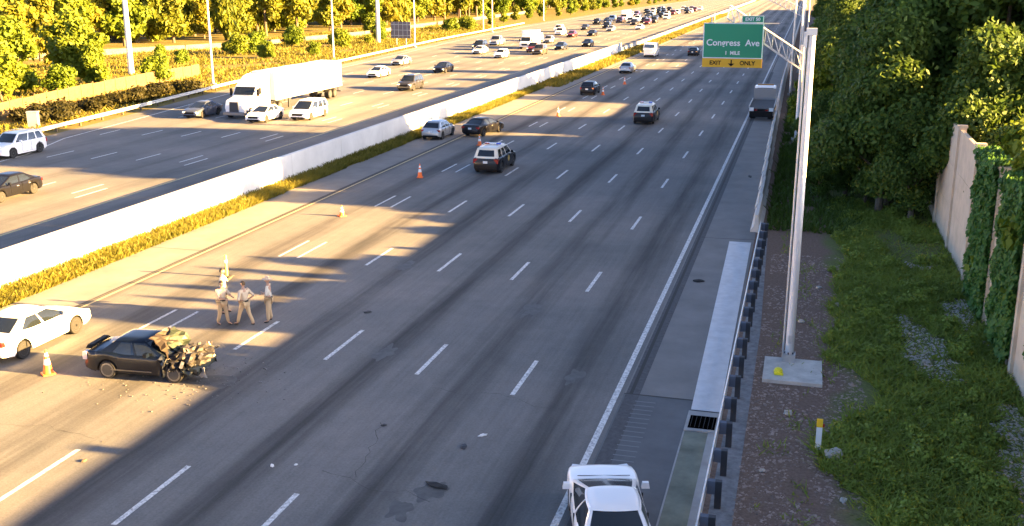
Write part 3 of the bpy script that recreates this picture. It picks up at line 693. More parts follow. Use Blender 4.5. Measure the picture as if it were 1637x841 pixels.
class Cabin:
    """curved glasshouse surface: u around 0..1 (0 = right-rear corner going forward on right side), t height"""
    def __init__(s, xb, xt, wb, wt, zb, zt): s.xb, s.xt, s.wb, s.wt, s.zb, s.zt = xb, xt, wb, wt, zb, zt
    def pt(s, side, a, t, off=0):
        tt = min(t, 1.0); b = 1 - (1 - tt); 
        x0 = s.xb[0] + (s.xt[0] - s.xb[0]) * tt ; x1 = s.xb[1] + (s.xt[1] - s.xb[1]) * tt
        w = s.wb + (s.wt - s.wb) * tt ** 1.25; z = s.zb + (s.zt - s.zb) * tt
        w += off; x0 -= off; x1 += off
        if side in 'RL':
            x = x0 + (x1 - x0) * a; bow = .05 * (1 - (2 * a - 1) ** 2) - .02; y = (w + bow) * (-1 if side == 'R' else 1); return (x, y, z)
        y = (2 * a - 1) * (w - .02); bow = .09 * (1 - (2 * a - 1) ** 2)
        return ((x1 + bow, y, z) if side == 'F' else (x0 - bow, y, z))
    def patch(s, mb, side, a0, a1, t0, t1, off=0, n=5, th=0):
        vs = []; fs = []; nt_ = 3
        for i in range(n + 1):
            for j in range(nt_ + 1): vs.append(s.pt(side, a0 + (a1 - a0) * i / n, t0 + (t1 - t0) * j / nt_, off))
        for i in range(n):
            for j in range(nt_): q = i * (nt_ + 1) + j; fs.append((q, q + 1, q + nt_ + 2, q + nt_ + 1))
        mb.add(vs, fs)
    def roof(s, mb, off=0, t=.93):
        nx, ny = 12, 10; vs = []; fs = []
        x0 = s.xb[0] + (s.xt[0] - s.xb[0]) * t - .05; x1 = s.xb[1] + (s.xt[1] - s.xb[1]) * t + .03
        w = s.wb + (s.wt - s.wb) * t ** 1.25 + .02; z = s.zb + (s.zt - s.zb) * t + off
        for i in range(nx + 1):
            for j in range(ny + 1):
                a, b = i / nx, j / ny; ea = 1 - abs(2 * a - 1) ** 4; eb = 1 - abs(2 * b - 1) ** 4
                bowf = .07 * (1 - (2 * b - 1) ** 2); ww = w + .05 * (1 - (2 * a - 1) ** 2) - .01
                vs.append((x0 - bowf + (x1 - x0 + 2 * bowf) * a, ww * (2 * b - 1), z + .10 * (ea * eb) ** .6))
        for i in range(nx):
            for j in range(ny): q = i * (ny + 1) + j; fs.append((q, q + 1, q + ny + 2, q + ny + 1))
        mb.add(vs, fs)
SPEC = {
 'sedan': dict(L=4.85, W=1.84, r=.335, wh=(.95, 3.80), top=[(0, .62), (.04, .86), (.12, .98), (.75, 1.03), (1.6, .97), (3.3, .95), (3.6, .96), (4.4, .80), (4.7, .68), (4.82, .52), (4.85, .45)],
               cab=((.42, 3.72), (1.40, 2.50), .80, .58, .94, 1.41), bel=.5),
 'hatch': dict(L=4.3, W=1.80, r=.33, wh=(.75, 3.35), top=[(0, .7), (.04, .92), (.12, 1.0), (1.6, .98), (3.0, .97), (3.2, .97), (3.9, .82), (4.15, .70), (4.28, .52), (4.3, .45)],
               cab=((.16, 3.15), (.75, 2.35), .80, .61, .95, 1.47), bel=.5),
 'suv': dict(L=4.95, W=1.96, r=.385, wh=(.95, 3.90), top=[(0, .8), (.04, 1.05), (.1, 1.14), (1.6, 1.13), (3.3, 1.12), (3.6, 1.12), (4.5, 1.0), (4.8, .86), (4.92, .66), (4.95, .55)],
             cab=((.12, 3.65), (.50, 2.85), .86, .70, 1.10, 1.74), bel=.62),
 'pickup': dict(L=5.8, W=2.0, r=.40, wh=(1.2, 4.75), top=[(0, .9), (.03, 1.15), (1.9, 1.18), (4.2, 1.18), (4.5, 1.17), (5.4, 1.08), (5.65, .92), (5.77, .7), (5.8, .6)],
                cab=((1.98, 4.45), (2.15, 3.70), .88, .72, 1.15, 1.88), bel=.65, bed=(.10, 1.88)),
 'minivan': dict(L=5.1, W=1.98, r=.35, wh=(.95, 4.0), top=[(0, .7), (.03, 1.0), (.1, 1.10), (3.6, 1.08), (3.9, 1.06), (4.7, .88), (4.95, .72), (5.08, .55), (5.1, .45)],
                cab=((.10, 4.10), (.38, 2.95), .88, .72, 1.05, 1.74), bel=.55),
 'fastback': dict(L=4.7, W=1.76, r=.36, wh=(.85, 3.75), top=[(0, .75), (.04, .98), (.12, 1.06), (1.6, 1.03), (3.2, 1.02), (3.5, 1.02), (4.3, .93), (4.55, .84), (4.67, .66), (4.7, .55)],
             cab=((.06, 3.52), (1.02, 1.85), .84, .58, .99, 1.56), bel=.55),
 'van': dict(L=5.6, W=2.05, r=.37, wh=(1.0, 4.6), top=[(0, .9), (.02, 1.25), (4.3, 1.25), (4.5, 1.2), (5.2, 1.05), (5.5, .85), (5.6, .6)],
             cab=((.04, 4.75), (.12, 3.95), .98, .86, 1.2, 2.35), bel=.55, solid=True),
}
PROTO = {}
def make_vehicle(kind, paint, roof_paint=None, patrol=False, sunroof=False, wide=None, name=None):
    s = SPEC[kind]; L, Wd, r = s['L'], s['W'], s['r']; hw = Wd / 2; o = empty(name or "parked_car")
    rp = roof_paint or paint
    vs, fs = body_shell(L, Wd, s['top'], s['wh'], r, s.get('bed')); m = MB(); m.add(vs, fs); m.build("body", paint, o, True)
    m = MB(); m.box((L / 2, 0, .40), (L * .93, Wd * .80, .36)); m.build("underbody", M_black, o)
    xb, xt, wb, wt, zb, zt = s['cab']; c = Cabin(xb, xt, wb * hw / .92 if kind != 'suv' else wb * hw / .98, wt * (hw / .92) if kind != 'suv' else wt, zb, zt)
    if wide: c.wt = wide
    gm = paint if s.get('solid') else M_glass
    gm = M_glass
    m = MB(); c.patch(m, 'F', .0, 1, 0, .97); m.build("windshield", M_glass, o, True)
    m = MB(); c.patch(m, 'B', .0, 1, 0, .97); m.build("rear_window", M_glass, o, True)
    solid = s.get('solid')
    for sd_ in 'RL':
        m = MB(); c.patch(m, sd_, 0, 1, 0, .95, 0, 10); m.build("side_window", M_glass, o, True)
        m = MB(); of = .012
        ra = .16 if kind in ('sedan', 'hatch') else .07; fa = .045
        if kind == 'pickup': ra = .05
        # D/C pillar, centre pillar, A pillar
        c.patch(m, sd_, 0, ra, 0, 1, of, 2); c.patch(m, sd_, 1 - fa, 1, 0, 1, of, 2)
        mids = {'sedan': [.52], 'hatch': [.5], 'suv': [.30, .58], 'fastback': [.5], 'pickup': [.45], 'minivan': [.33, .62], 'van': []}[kind]
        for q in mids: c.patch(m, sd_, q - .018, q + .018, 0, 1, of, 2)
        if solid: c.patch(m, sd_, 0, .74, 0, 1, of, 6)
        c.patch(m, sd_, 0, 1, .88, 1.0, of, 8); m.build("pillar", rp, o, True)
    for a0, a1 in (((0, .06), (.94, 1)) if not patrol else ((0, .13), (.87, 1))): m = MB(); c.patch(m, 'F', a0, a1, 0, 1, .012, 2); m.build("window_frame", rp, o, True)
    m = MB(); c.patch(m, 'B', 0, .06 if not patrol else .13, 0, 1, .012, 2); c.patch(m, 'B', .94 if not patrol else .87, 1, 0, 1, .012, 2); c.patch(m, 'B', .0, 1, .93, 1, .012, 5)
    if kind in ('suv', 'minivan', 'hatch', 'van'): c.patch(m, 'B', 0, 1, .84, 1.0, .014, 5)
    if kind in ('suv', 'minivan', 'hatch'): c.patch(m, 'B', 0, 1, 0, .12 if not patrol else .2, .012, 5)
    if solid: c.patch(m, 'B', 0, 1, 0, .35, .013, 5)
    m.build("window_frame", rp, o, True)
    m = MB(); c.roof(m); m.build("roof", rp, o, True)
    # wheels
    for wx in s['wh']:
        for sg_ in (-1, 1):
            m = MB(); y0 = sg_ * (hw - .02); y1 = sg_ * (hw - .24)
            m.lathe([(r * .62, y0), (r * .93, y0), (r, y0 - sg_ * .03), (r, y1 + sg_ * .03), (r * .93, y1), (r * .5, y1)], (wx, 0, r), 20, 'y'); w_ = m.build("wheel", M_rubber, o, True)
            m = MB(); m.lathe([(r * .66, y0 - sg_ * .03), (r * .62, y0 + sg_ * .004), (r * .56, y0 - sg_ * .02), (r * .18, y0 - sg_ * .02), (r * .14, y0 + sg_ * .0), (.01, y0 + sg_ * .0)], (wx, 0, r), 18, 'y')
            m.build("rim", M_rim, w_, True)
            m = MB()
            for k in range(5):
                a = k * 2 * math.pi / 5 + .3; m.box((wx + math.cos(a) * r * .40, y0 - sg_ * .012, r + math.sin(a) * r * .40), (r * .30, .018, r * .22))
            m.build("rim_hole_shade", M_black, w_)  # black blocks stand in for the shade in the rim openings
    # lamps, grille, plate, bumpers, mirrors
    zt_f = interp(s['top'], L - .25); zt_r = s['bel'] + .28
    for sg_ in (-1, 1):
        m = MB(); m.box((L - .20, sg_ * hw * .70, zt_f - .10), (.30, hw * .36, .13), sg_ * -.28, taper=.85); m.build("headlight", M_head, o)
        m = MB(); m.box((.085, sg_ * hw * .76, zt_r + .02), (.14, hw * .32, .17 if kind != 'suv' else .30), sg_ * .22, taper=.9); m.build("taillight", M_redl, o)
        m = MB(); mx_ = xb[1] - .55; m.box((mx_, sg_ * (hw + .09), zb + .10), (.13, .20, .15), taper=.75); m.build("mirror", paint if not patrol else M_black, o)
        for dx in ((.0, 1.05) if kind != 'pickup' else (0, .9)):
            m = MB(); m.box((xb[1] - 1.35 - dx, sg_ * (hw * .985 + .005), zb - .16), (.17, .03, .03)); m.build("door_handle", M_galv if not patrol else M_black, o)
    m = MB(); m.box((L - .012, 0, s['bel'] + .05), (.06, hw * 1.05, .20)); m.box((L - .03, 0, .34), (.07, hw * 1.3, .10)); m.build("grille", M_black, o)
    m = MB(); m.box((-.012, 0, .36), (.05, hw * 1.45, .12)); m.build("rear_bumper_trim", M_black, o)
    m = MB(); m.box((-.018, 0, zt_r - .06), (.02, .32, .16)); m.build("licence_plate", M_plate, o)
    # door seams
    m = MB(); xs_ = [xb[1] - .75, xb[1] - 1.75] + ([xb[1] - 2.65] if kind != 'pickup' else [])
    for x in xs_:
        for sg_ in (-1, 1): m.box((x, sg_ * hw * .990, (zb + .36) / 2 + .02), (.012, .035, zb - .42))
    for sg_ in (-1, 1): m.box(((xs_[0] + xs_[-1]) / 2, sg_ * hw * .975, .36), (xs_[0] - xs_[-1], .03, .012))
    m.box((xb[1] + .05, 0, interp(s['top'], xb[1] + .05) + .035), (.012, hw * 1.5, .012)); m.build("door_seam", M_black, o)
    if kind in ('suv',) :
        for sg_ in (-1, 1): m = MB(); m.tube([(.75, sg_ * .60, zt + .06), (1.6, sg_ * .63, zt + .11), (2.75, sg_ * .60, zt + .06)], .02, 6); m.build("roof_rail", M_galv if not patrol else M_white, o)
    if sunroof: m = MB(); m.box((1.30, 0, zt + .112), (1.45, .92, .012)); m.build("sunroof", M_glass, o)
    if patrol:
        m = MB(); m.box((2.05, 0, zt + .12), (.28, 1.2, .09)); lb = m.build("light_bar", M_plate, o)
        m = MB(); m.box((2.05, -.42, zt + .13), (.29, .34, .095)); m.build("light_lens", mat("blue_lens", (.02, .05, .4), .2), lb)
        m = MB(); m.box((2.05, .42, zt + .13), (.29, .34, .095)); m.build("light_lens", M_redl, lb)
        for sg_ in (-1, 1): m = MB(); m.lathe([(.21, 0), (.21, .012)], (2.55, sg_ * hw * 1.0 - .006, .80), 16, 'y'); m.build("door_emblem", mat("emblem_gold", (.55, .38, .10), .5), o)
        m = MB(); m.box((L + .08, 0, .55), (.08, 1.1, .5)); m.build("push_bar", M_black, o)
    return o
PAINT = {'white': M_white, 'slate': mat("slate_paint", (.07, .085, .12), .35, .2, coat=.3), 'silver': mat("silver_paint", (.42, .43, .44), .3, .5, coat=.5), 'black': mat("black_paint", (.006, .006, .008), .3, coat=.15, spec=.3),
         'grey': mat("grey_paint", (.035, .035, .038), .35, .2, coat=.3), 'navy': mat("navy_paint", (.012, .02, .05), .3, coat=.3), 'maroon': mat("maroon_paint", (.13, .02, .02), .28, coat=.7),
         'tan': mat("tan_paint", (.10, .08, .06), .35, .3, coat=.3), 'cream': mat("cream_paint", (.74, .68, .56), .35, coat=.5)}
PN = {'sedan': 'sedan', 'hatch': 'hatchback', 'fastback': 'hatchback', 'suv': 'sport_utility_vehicle', 'pickup': 'pickup_truck', 'minivan': 'minivan', 'van': 'cargo_van'}
CN = {'sedan': 'car', 'hatch': 'car', 'fastback': 'car', 'suv': 'suv', 'pickup': 'pickup', 'minivan': 'van', 'van': 'van'}
used = set()
def car(kind, colour, x, y, heading, label, group=None, **kw):
    """x,y = centre; heading +1 away from the camera, -1 towards it, or an angle in degrees"""
    key = (kind, colour, tuple(sorted(kw.items())))
    if key not in PROTO:
        PROTO[key] = make_vehicle(kind, PAINT[colour], name=PN[kind], **{k: (PAINT[v] if k == 'roof_paint' else v) for k, v in kw.items()})
        o = PROTO[key]
    else: o = copy_tree(PROTO[key])
    a = R(90) if heading == 1 else (R(-90) if heading == -1 else R(heading)); L = SPEC[kind]['L']
    o.rotation_euler = (0, 0, a); o.location = (x - math.cos(a) * L / 2, y - math.sin(a) * L / 2, .014)
    tag(o, label, CN[kind]);
    if group: o["group"] = group
    return o
# our carriageway
car('sedan', 'white', -27.05, 31.05, 1, "white sedan parked in the sun beside the grass median at the left edge")
car('suv', 'black', -20.95, 71.6, 1, "black patrol suv with cream roof stopped in the middle of the closed lanes", roof_paint='cream', patrol=True)
car('suv', 'black', -14.3, 100.2, 1, "black patrol suv with cream roof driving away farther up the road", roof_paint='cream', patrol=True)
car('hatch', 'silver', -30.0, 85.3, 1, "pale hatchback stopped on the median shoulder beside the grass")
car('sedan', 'black', -26.9, 88.3, 78, "dark sedan stopped behind the patrol suv near the median")
car('hatch', 'black', -24.4, 123.5, 1, "dark hatchback standing in the second sunlit patch of road")
car('sedan', 'silver', -25.0, 154, 1, "silver sedan stopped in the shade past the sunlit patch")
car('van', 'white', -26.3, 187.5, 1, "white van stopped at the end of the white median wall")
car('sedan', 'black', -19.4, 192, 1, "small black car just left of the green sign")
car('fastback', 'white', -3.86, 22.75, 106, "white hatchback at the bottom edge steering across the right edge line")
# opposite carriageway, all heading to the camera
car('suv', 'white', -58.2, 67.6, -1, "white suv beside the far guardrail at the left edge")
car('sedan', 'black', -47.3, 53.6, -1, "black sedan cut by the left edge in the sunlit lanes")
car('sedan', 'slate', -57.2, 92.6, -1, "slate blue sedan just left of the white truck cab")
car('sedan', 'white', -49.6, 91.2, -1, "white sedan in front of the trailer of the big white truck")
car('minivan', 'white', -46.4, 94.0, -1, "tall white minivan overlapping the trailer side of the big truck")
car('sedan', 'white', -57.0, 137.5, -1, "white sedan just behind the big white trailer")
car('sedan', 'silver', -61.6, 158, -1, "silver sedan nearest the far guardrail behind the trailer")
car('sedan', 'black', -50.8, 147, -1, "black sedan alone in the middle of the opposite lanes")
car('suv', 'grey', -46.6, 122.5, -1, "grey suv with sunlit side in the lane beside the white wall")
G = "cars queued on the opposite carriageway"
for k, c, x, y, lb in [('sedan', 'white', -57.2, 186, "white sedan left of the white box truck"), ('hatch', 'white', -50.6, 177, "white hatchback just below the box truck"),
                   ('suv', 'maroon', -48.9, 193, "maroon suv in front of the white box truck"), ('suv', 'tan', -46.4, 187.5, "tan suv right of the maroon one below the box truck"),
                   ('sedan', 'black', -42.6, 212, "black sedan nearest the wall beyond the box truck"), ('suv', 'white', -57.8, 254, "white suv leftmost of the three cars beyond the box truck"),
                   ('sedan', 'maroon', -53.2, 246, "maroon sedan middle of the three cars beyond the box truck"), ('sedan', 'black', -49.6, 252, "black sedan rightmost of the three cars beyond the box truck"),
                   ('sedan', 'white', -43.6, 287, "lone white sedan far along the median lane"), ('pickup', 'silver', -61.5, 212, "silver pickup beside the far guardrail past the box truck"),
                   ('suv', 'black', -60.6, 197, "black suv beside the far guardrail left of the box truck"), ('sedan', 'navy', -45.6, 201, "navy sedan right behind the tan suv"), ('hatch', 'silver', -53.0, 222, "silver hatchback right behind the white box truck"),
                   ('minivan', 'white', -57.2, 228, "white minivan past the box truck, second lane from the guardrail"), ('sedan', 'black', -61.5, 240, "black sedan beside the guardrail ahead of the distant queue"), ('suv', 'white', -61.8, 270, "white suv at the front left corner of the distant queue"),
                   ('sedan', 'grey', -57.4, 282, "grey sedan in the second lane at the front of the distant queue"), ('suv', 'black', -53.4, 292, "black suv in the third lane at the front of the distant queue"), ('sedan', 'silver', -49.4, 276, "silver sedan in the fourth lane ahead of the distant queue")]:
    car(k, c, x, y, -1, lb, G)
r4 = random.Random(3)
FG = "distant queued cars too small to tell apart"
for row in range(11):
    y = 318 + row * 15
    for x in (-61.5, -57, -53.3, -49.6, -46):
        if r4.random() < .75:
            car(r4.choice(['sedan', 'suv', 'pickup', 'minivan']), r4.choice(['white', 'silver', 'black', 'grey', 'white', 'maroon']), x + r4.uniform(-.4, .4), y + r4.uniform(-4, 4), -1,
                "tiny distant vehicle in the far queue on the opposite carriageway", FG)
for x, y, c in ((-38.5, 330, 'white'), (-24, 330, 'white'), (-16, 400, 'silver')):
    pass

# semi truck heading towards the camera (local +x = forward)
def wheel_set(o, x, r, hw, dual=False, rimm=M_rim):
    for sg_ in (-1, 1):
        m = MB(); y0 = sg_ * hw; y1 = sg_ * (hw - (.55 if dual else .3))
        m.lathe([(r * .6, y0), (r * .94, y0), (r, y0 - sg_ * .03), (r, y1), (r * .5, y1)], (x, 0, r), 20, 'y'); w_ = m.build("wheel", M_rubber, o, True)
        m = MB(); m.lathe([(r * .6, y0 + sg_ * .003), (r * .5, y0 - sg_ * .06), (r * .2, y0 - sg_ * .05), (.02, y0 - sg_ * .02)], (x, 0, r), 16, 'y'); m.build("rim", rimm, w_, True)
def prism(mb, prof, y0, y1):
    n_ = len(prof); vs = [(x, y0, z) for x, z in prof] + [(x, y1, z) for x, z in prof]
    mb.add(vs, [tuple(range(n_)), tuple(range(n_, 2 * n_))] + [(k, (k + 1) % n_, n_ + (k + 1) % n_, n_ + k) for k in range(n_)])
def bevel(o, w=.05, s=2):
    b = o.modifiers.new("bevel", 'BEVEL'); b.width = w; b.segments = s; b.limit_method = 'ANGLE'; return o
o = empty("semi_truck", (-53.0, 91.4, .012), R(90), "big white tractor with long white box trailer coming down the opposite carriageway", "truck")
F_ = lambda x: -x          # local x: 0 = front bumper, trailer to +x (rear)
m = MB(); prism(m, [(0.05, .45), (0, 1.3), (.25, 1.75), (1.9, 2.05), (1.9, .9), (1.9, .45)], -1.0, 1.0); bevel(m.build("hood", M_white, o), .12, 3)
m = MB(); prism(m, [(1.9, .6), (1.9, 2.1), (2.6, 2.9), (4.1, 3.75), (5.1, 3.95), (5.1, .6)], -1.22, 1.22); bevel(m.build("cab", M_white, o), .1, 3)
m = MB(); prism(m, [(1.86, 2.12), (2.5, 2.86), (2.56, 2.84), (1.95, 2.1)], -1.05, 1.05); m.build("windshield", M_glass, o)
for sg_ in (-1, 1):
    m = MB(); prism(m, [(2.35, 2.1), (2.75, 2.75), (3.3, 2.75), (3.3, 2.1)], sg_ * 1.225 - .01, sg_ * 1.225 + .01); m.build("side_window", M_glass, o)
    m = MB(); m.box((2.2, sg_ * 1.45, 2.35), (.15, .25, .7)); m.build("mirror", M_black, o)
    m = MB(); m.box((.12, sg_ * .85, 1.05), (.2, .26, .25)); m.build("headlight", M_head, o)
    m = MB(); m.tube([(5.3, sg_ * 1.0, .8), (5.3, sg_ * 1.0, 4.0)], .08, 10); m.build("exhaust_stack", M_galv, o, True)
    m = MB(); m.lathe([(.33, 0), (.33, .02)], (4.2, sg_ * .9, .65), 14, 'y'); m.tube([(3.6, sg_ * .95, .65), (4.9, sg_ * .95, .65)], .33, 14); m.build("fuel_tank", M_rim, o, True)
    m = MB(); m.tube([(.55, sg_ * 1.12, .75), (.75, sg_ * 1.12, 1.12), (1.2, sg_ * 1.12, 1.2), (1.65, sg_ * 1.12, .9)], .13, 8); m.build("fender", M_white, o, True)
m = MB(); m.box((-.02, 0, 1.1), (.08, 1.0, 1.05), taper=.9); m.build("grille", M_dark, o)
m = MB(); m.box((-.02, 0, .5), (.25, 2.3, .35)); bevel(m.build("bumper", M_rim, o))
m = MB(); m.box((7, 0, .85), (8, .9, .25)); m.build("chassis", M_dark, o)
m = MB(); m.box((14.2, 0, 2.62), (16.2, 2.55, 2.85)); bevel(m.build("trailer_box", M_white, o), .04)
m = MB()
for k in range(22): m.box((6.6 + k * .72, -1.285, 2.62), (.03, .012, 2.7)); m.box((6.6 + k * .72, 1.285, 2.62), (.03, .012, 2.7))
m.box((14.2, -1.29, 1.24), (16.1, .03, .12)); m.box((14.2, 1.29, 1.24), (16.1, .03, .12)); m.build("trailer_rib", mat("rib_grey", (.6, .6, .6), .5), o)
m = MB(); m.box((19.5, 0, .85), (4.2, 1.0, .3)); m.build("bogie", M_dark, o)
for sg_ in (-1, 1): m = MB(); m.box((9.6, sg_ * .9, .65), (.15, .12, 1.1)); m.build("landing_leg", M_dark, o)
m = MB(); m.box((22.25, 0, .55), (.1, 2.2, .12)); m.box((22.2, -.8, .85), (.1, .1, .6)); m.box((22.2, .8, .85), (.1, .1, .6)); m.build("underride_guard", M_dark, o)
for x in (1.1,): wheel_set(o, x, .5, 1.2)
for x in (5.9, 7.2, 19.2, 20.5): wheel_set(o, x, .5, 1.22, True)

def box_truck(x, y, label):
    o = empty("box_truck", (x, y, .012), R(90), label, "truck")
    m = MB(); prism(m, [(0, .45), (0, 1.2), (.9, 1.45), (1.5, 2.3), (2.6, 2.35), (2.6, .45)], -1.0, 1.0); bevel(m.build("cab", M_white, o), .1, 3)
    m = MB(); prism(m, [(.88, 1.5), (1.42, 2.25), (1.46, 2.24), (.93, 1.48)], -.88, .88); m.build("windshield", M_glass, o)
    for sg_ in (-1, 1):
        m = MB(); prism(m, [(1.2, 1.5), (1.65, 2.1), (2.3, 2.1), (2.3, 1.5)], sg_ * 1.005 - .01, sg_ * 1.005 + .01); m.build("side_window", M_glass, o)
        m = MB(); m.box((.03, sg_ * .8, .95), (.12, .25, .2)); m.build("headlight", M_head, o)
        m = MB(); m.box((1.1, sg_ * 1.2, 1.7), (.12, .2, .4)); m.build("mirror", M_black, o)
    m = MB(); m.box((-.01, 0, .9), (.06, 1.1, .4)); m.build("grille", M_dark, o)
    m = MB(); m.box((5.4, 0, 2.1), (5.4, 2.4, 2.6)); bevel(m.build("cargo_box", M_white, o), .04)
    m = MB(); m.box((2.9, 0, 3.1), (.9, 2.2, .6), taper=.9); bevel(m.build("attic", M_white, o), .08)
    m = MB(); m.box((5, 0, .6), (6, .9, .25)); m.build("chassis", M_dark, o)
    wheel_set(o, .95, .42, 1.0); wheel_set(o, 6.2, .42, 1.1, True); return o
box_truck(-52.6, 200, "white box truck amid the queued cars on the opposite carriageway")
box_truck(-57.0, 340, "distant white box truck in the far queue near the tree line")

# flatbed tow truck on the right shoulder, heading away (local +x forward)
o = empty("flatbed_tow_truck", (-3.85, 103.6, .012), R(90), "grey and white flatbed tow truck parked on the right shoulder under the sign", "truck")
m = MB(); m.box((3.7, 0, 1.15), (7.2, 2.35, .12)); m.build("flatbed", mat("bed_steel", (.14, .145, .15), .6, .3), o)
m = MB()
for k in range(8): m.box((.5 + k * .9, 0, 1.24), (.14, 2.3, .06))
m.build("bed_rib", mat("bed_dark", (.10, .11, .12), .6), o)
for sg_ in (-1, 1):
    m = MB(); m.box((3.7, sg_ * 1.16, 1.28), (7.2, .06, .22)); m.build("bed_rail", M_galv, o)
    m = MB(); m.box((.05, sg_ * .92, .85), (.10, .42, .75)); m.build("mud_flap", M_white, o)
    m = MB(); m.box((-.02, sg_ * .5, 1.0), (.06, .25, .12)); m.build("taillight", M_redl, o)
m = MB(); m.box((.0, 0, .62), (.25, 2.2, .55)); m.build("tail_bar", M_black, o)
m = MB(); m.box((3.9, 0, .75), (7.6, .9, .35)); m.build("chassis", M_dark, o)
m = MB(); m.box((7.45, 0, 1.75), (.12, 2.2, 1.2)); m.build("headboard", mat("headboard_grey", (.22, .23, .24), .6), o)
m = MB(); prism(m, [(7.7, .55), (7.7, 2.3), (7.9, 2.55), (9.1, 2.55), (9.7, 1.75), (10.9, 1.55), (11.1, 1.3), (11.1, .5)], -1.05, 1.05); bevel(m.build("cab", M_white, o), .1, 3)
m = MB(); prism(m, [(9.2, 2.5), (9.76, 1.76), (9.80, 1.78), (9.26, 2.52)], -.9, .9); m.build("windshield", M_glass, o)
m = MB(); m.box((7.69, 0, 2.15), (.03, 1.6, .45)); m.build("rear_window", M_glass, o)
m = MB(); m.box((8.3, 0, 2.66), (.35, 1.6, .14)); m.build("light_bar", mat("amber_bar", (.25, .12, .02), .4), o)
wheel_set(o, 1.9, .48, 1.12, True); wheel_set(o, 10.1, .48, 1.05)

# ------------------------------------------------------------ wrecked car (heading +x, rear at left)
wk = empty("wrecked_car", (-23.05, 29.45, .012), R(5), "dark blue car with its crushed front end torn open beside the cone", "wrecked car")
s = SPEC['sedan']; navy = mat("wreck_paint", (.003, .006, .014), .32, coat=.25, spec=.3)
vs, fs = body_shell(4.7, 1.8, [(0, .62), (.04, .84), (.12, .96), (.7, 1.0), (1.6, .95), (2.9, .93), (3.2, .90), (3.5, .62), (4.7, .5)], (.95, 3.75), .33)
rw = random.Random(2)
vs = [(x - (.35 + rw.uniform(-.12, .12)) * max(0, x - 3.0) / 1.7 if x > 3.0 else x, y + (rw.uniform(-.10, .10) if x > 3.0 else 0), z + (rw.uniform(-.10, .12) if x > 3.05 else 0)) for x, y, z in vs]
m = MB(); m.add(vs, fs); m.build("body", navy, wk, True)
m = MB(); m.box((2.0, 0, .40), (3.6, 1.45, .36)); m.build("underbody", M_black, wk)
c = Cabin((.60, 3.2), (1.30, 2.35), .80, .60, .93, 1.40)
for side, nm in (('B', 'rear_window'), ('F', 'windshield')): m = MB(); c.patch(m, side, 0, 1, 0, .97); m.build(nm, M_glass, wk, True)
for sd_ in 'RL':
    m = MB(); c.patch(m, sd_, 0, 1, 0, .95, 0, 8); m.build("side_window", M_glass, wk, True)
    m = MB(); c.patch(m, sd_, 0, .2, 0, 1, .012, 2); c.patch(m, sd_, .94, 1, 0, 1, .012, 2); c.patch(m, sd_, .55, .59, 0, 1, .012, 2); c.patch(m, sd_, 0, 1, .86, 1, .012, 6); m.build("pillar", navy, wk, True)
m = MB(); c.roof(m); m.build("roof", navy, wk, True)
for wx in (.95, 3.55):
    for sg_ in (-1, 1):
        m = MB(); y0 = sg_ * .90; y1 = sg_ * .66; m.lathe([(.2, y0), (.31, y0), (.33, y0 - sg_ * .03), (.33, y1), (.2, y1)], (wx, 0, .33), 20, 'y'); w_ = m.build("wheel", M_rubber, wk, True)
        m = MB(); m.lathe([(.255, y0 + sg_ * .004), (.235, y0 + sg_ * .008), (.20, y0 - sg_ * .03)], (wx, 0, .33), 20, 'y'); m.build("rim", M_rim, w_, True)
        m = MB(); m.lathe([(.20, y0 + sg_ * .010), (.02, y0 + sg_ * .012)], (wx, 0, .33), 14, 'y'); m.build("hub", M_dark, w_)
for sg_ in (-1, 1): m = MB(); m.box((.07, sg_ * .70, .80), (.16, .30, .26)); m.build("taillight", mat("pale_lens", (.6, .5, .5), .3), wk)
m = MB(); m.box((.02, 0, .55), (.03, .32, .16)); m.build("licence_plate", M_plate, wk)
m = MB(); m.box((1.9, -.9, .36), (1.6, .03, .03)); m.build("side_sill", M_rim, wk)
m = MB(); m.box((2.6, -1.0, 1.02), (.14, .2, .14)); m.build("mirror", navy, wk)
# trunk spoiler hump
m = MB(); m.box((.12, 0, 1.06), (.22, 1.3, .10), taper=.8); m.build("spoiler", M_black, wk)
def crumple(nx, ny, sx, sy, amp, seed, bend=0):
    rr_ = random.Random(seed); vs = []; fs = []
    for i in range(nx + 1):
        for j in range(ny + 1):
            a, b = i / nx, j / ny; vs.append(Vector(((a - .5) * sx + rr_.uniform(-1, 1) * amp * .3, (b - .5) * sy + rr_.uniform(-1, 1) * amp * .3, rr_.uniform(-1, 1) * amp + bend * (1 - abs(2 * a - 1)))))
    for i in range(nx):
        for j in range(ny): q = i * (ny + 1) + j; fs.append((q, q + 1, q + ny + 2, q + ny + 1))
    return vs, fs
def place(vs, loc, rot): mt = Matrix.Translation(loc) @ Matrix.Rotation(rot[2], 4, 'Z') @ Matrix.Rotation(rot[1], 4, 'Y') @ Matrix.Rotation(rot[0], 4, 'X'); return [mt @ v for v in vs]
M_torn = mat("torn_metal", (.26, .21, .17), .45, .4, noise_s=6, noise_a=.5); M_eng = mat("engine_metal", (.20, .19, .18), .4, .7, noise_s=9, noise_a=.5); M_hose = mat("hose", (.02, .02, .02), .6)
vs, fs = crumple(7, 9, 1.05, 1.4, .09, 4, .16); m = MB(); m.add(place(vs, (2.95, 0, 1.14), (0, R(52), 0)), fs); h_ = m.build("crumpled_hood", mat("hood_under", (.028, .020, .014), .6, .2, noise_s=4, noise_a=.4), wk); sl = h_.modifiers.new("t", 'SOLIDIFY'); sl.thickness = .02
vs, fs = crumple(5, 6, .8, .9, .1, 9, .1); m = MB(); m.add(place(vs, (3.15, .25, 1.15), (R(30), R(40), R(20))), fs); h_ = m.build("torn_panel", mat("torn_green", (.025, .034, .022), .5, noise_s=5, noise_a=.4), wk)
m = MB()
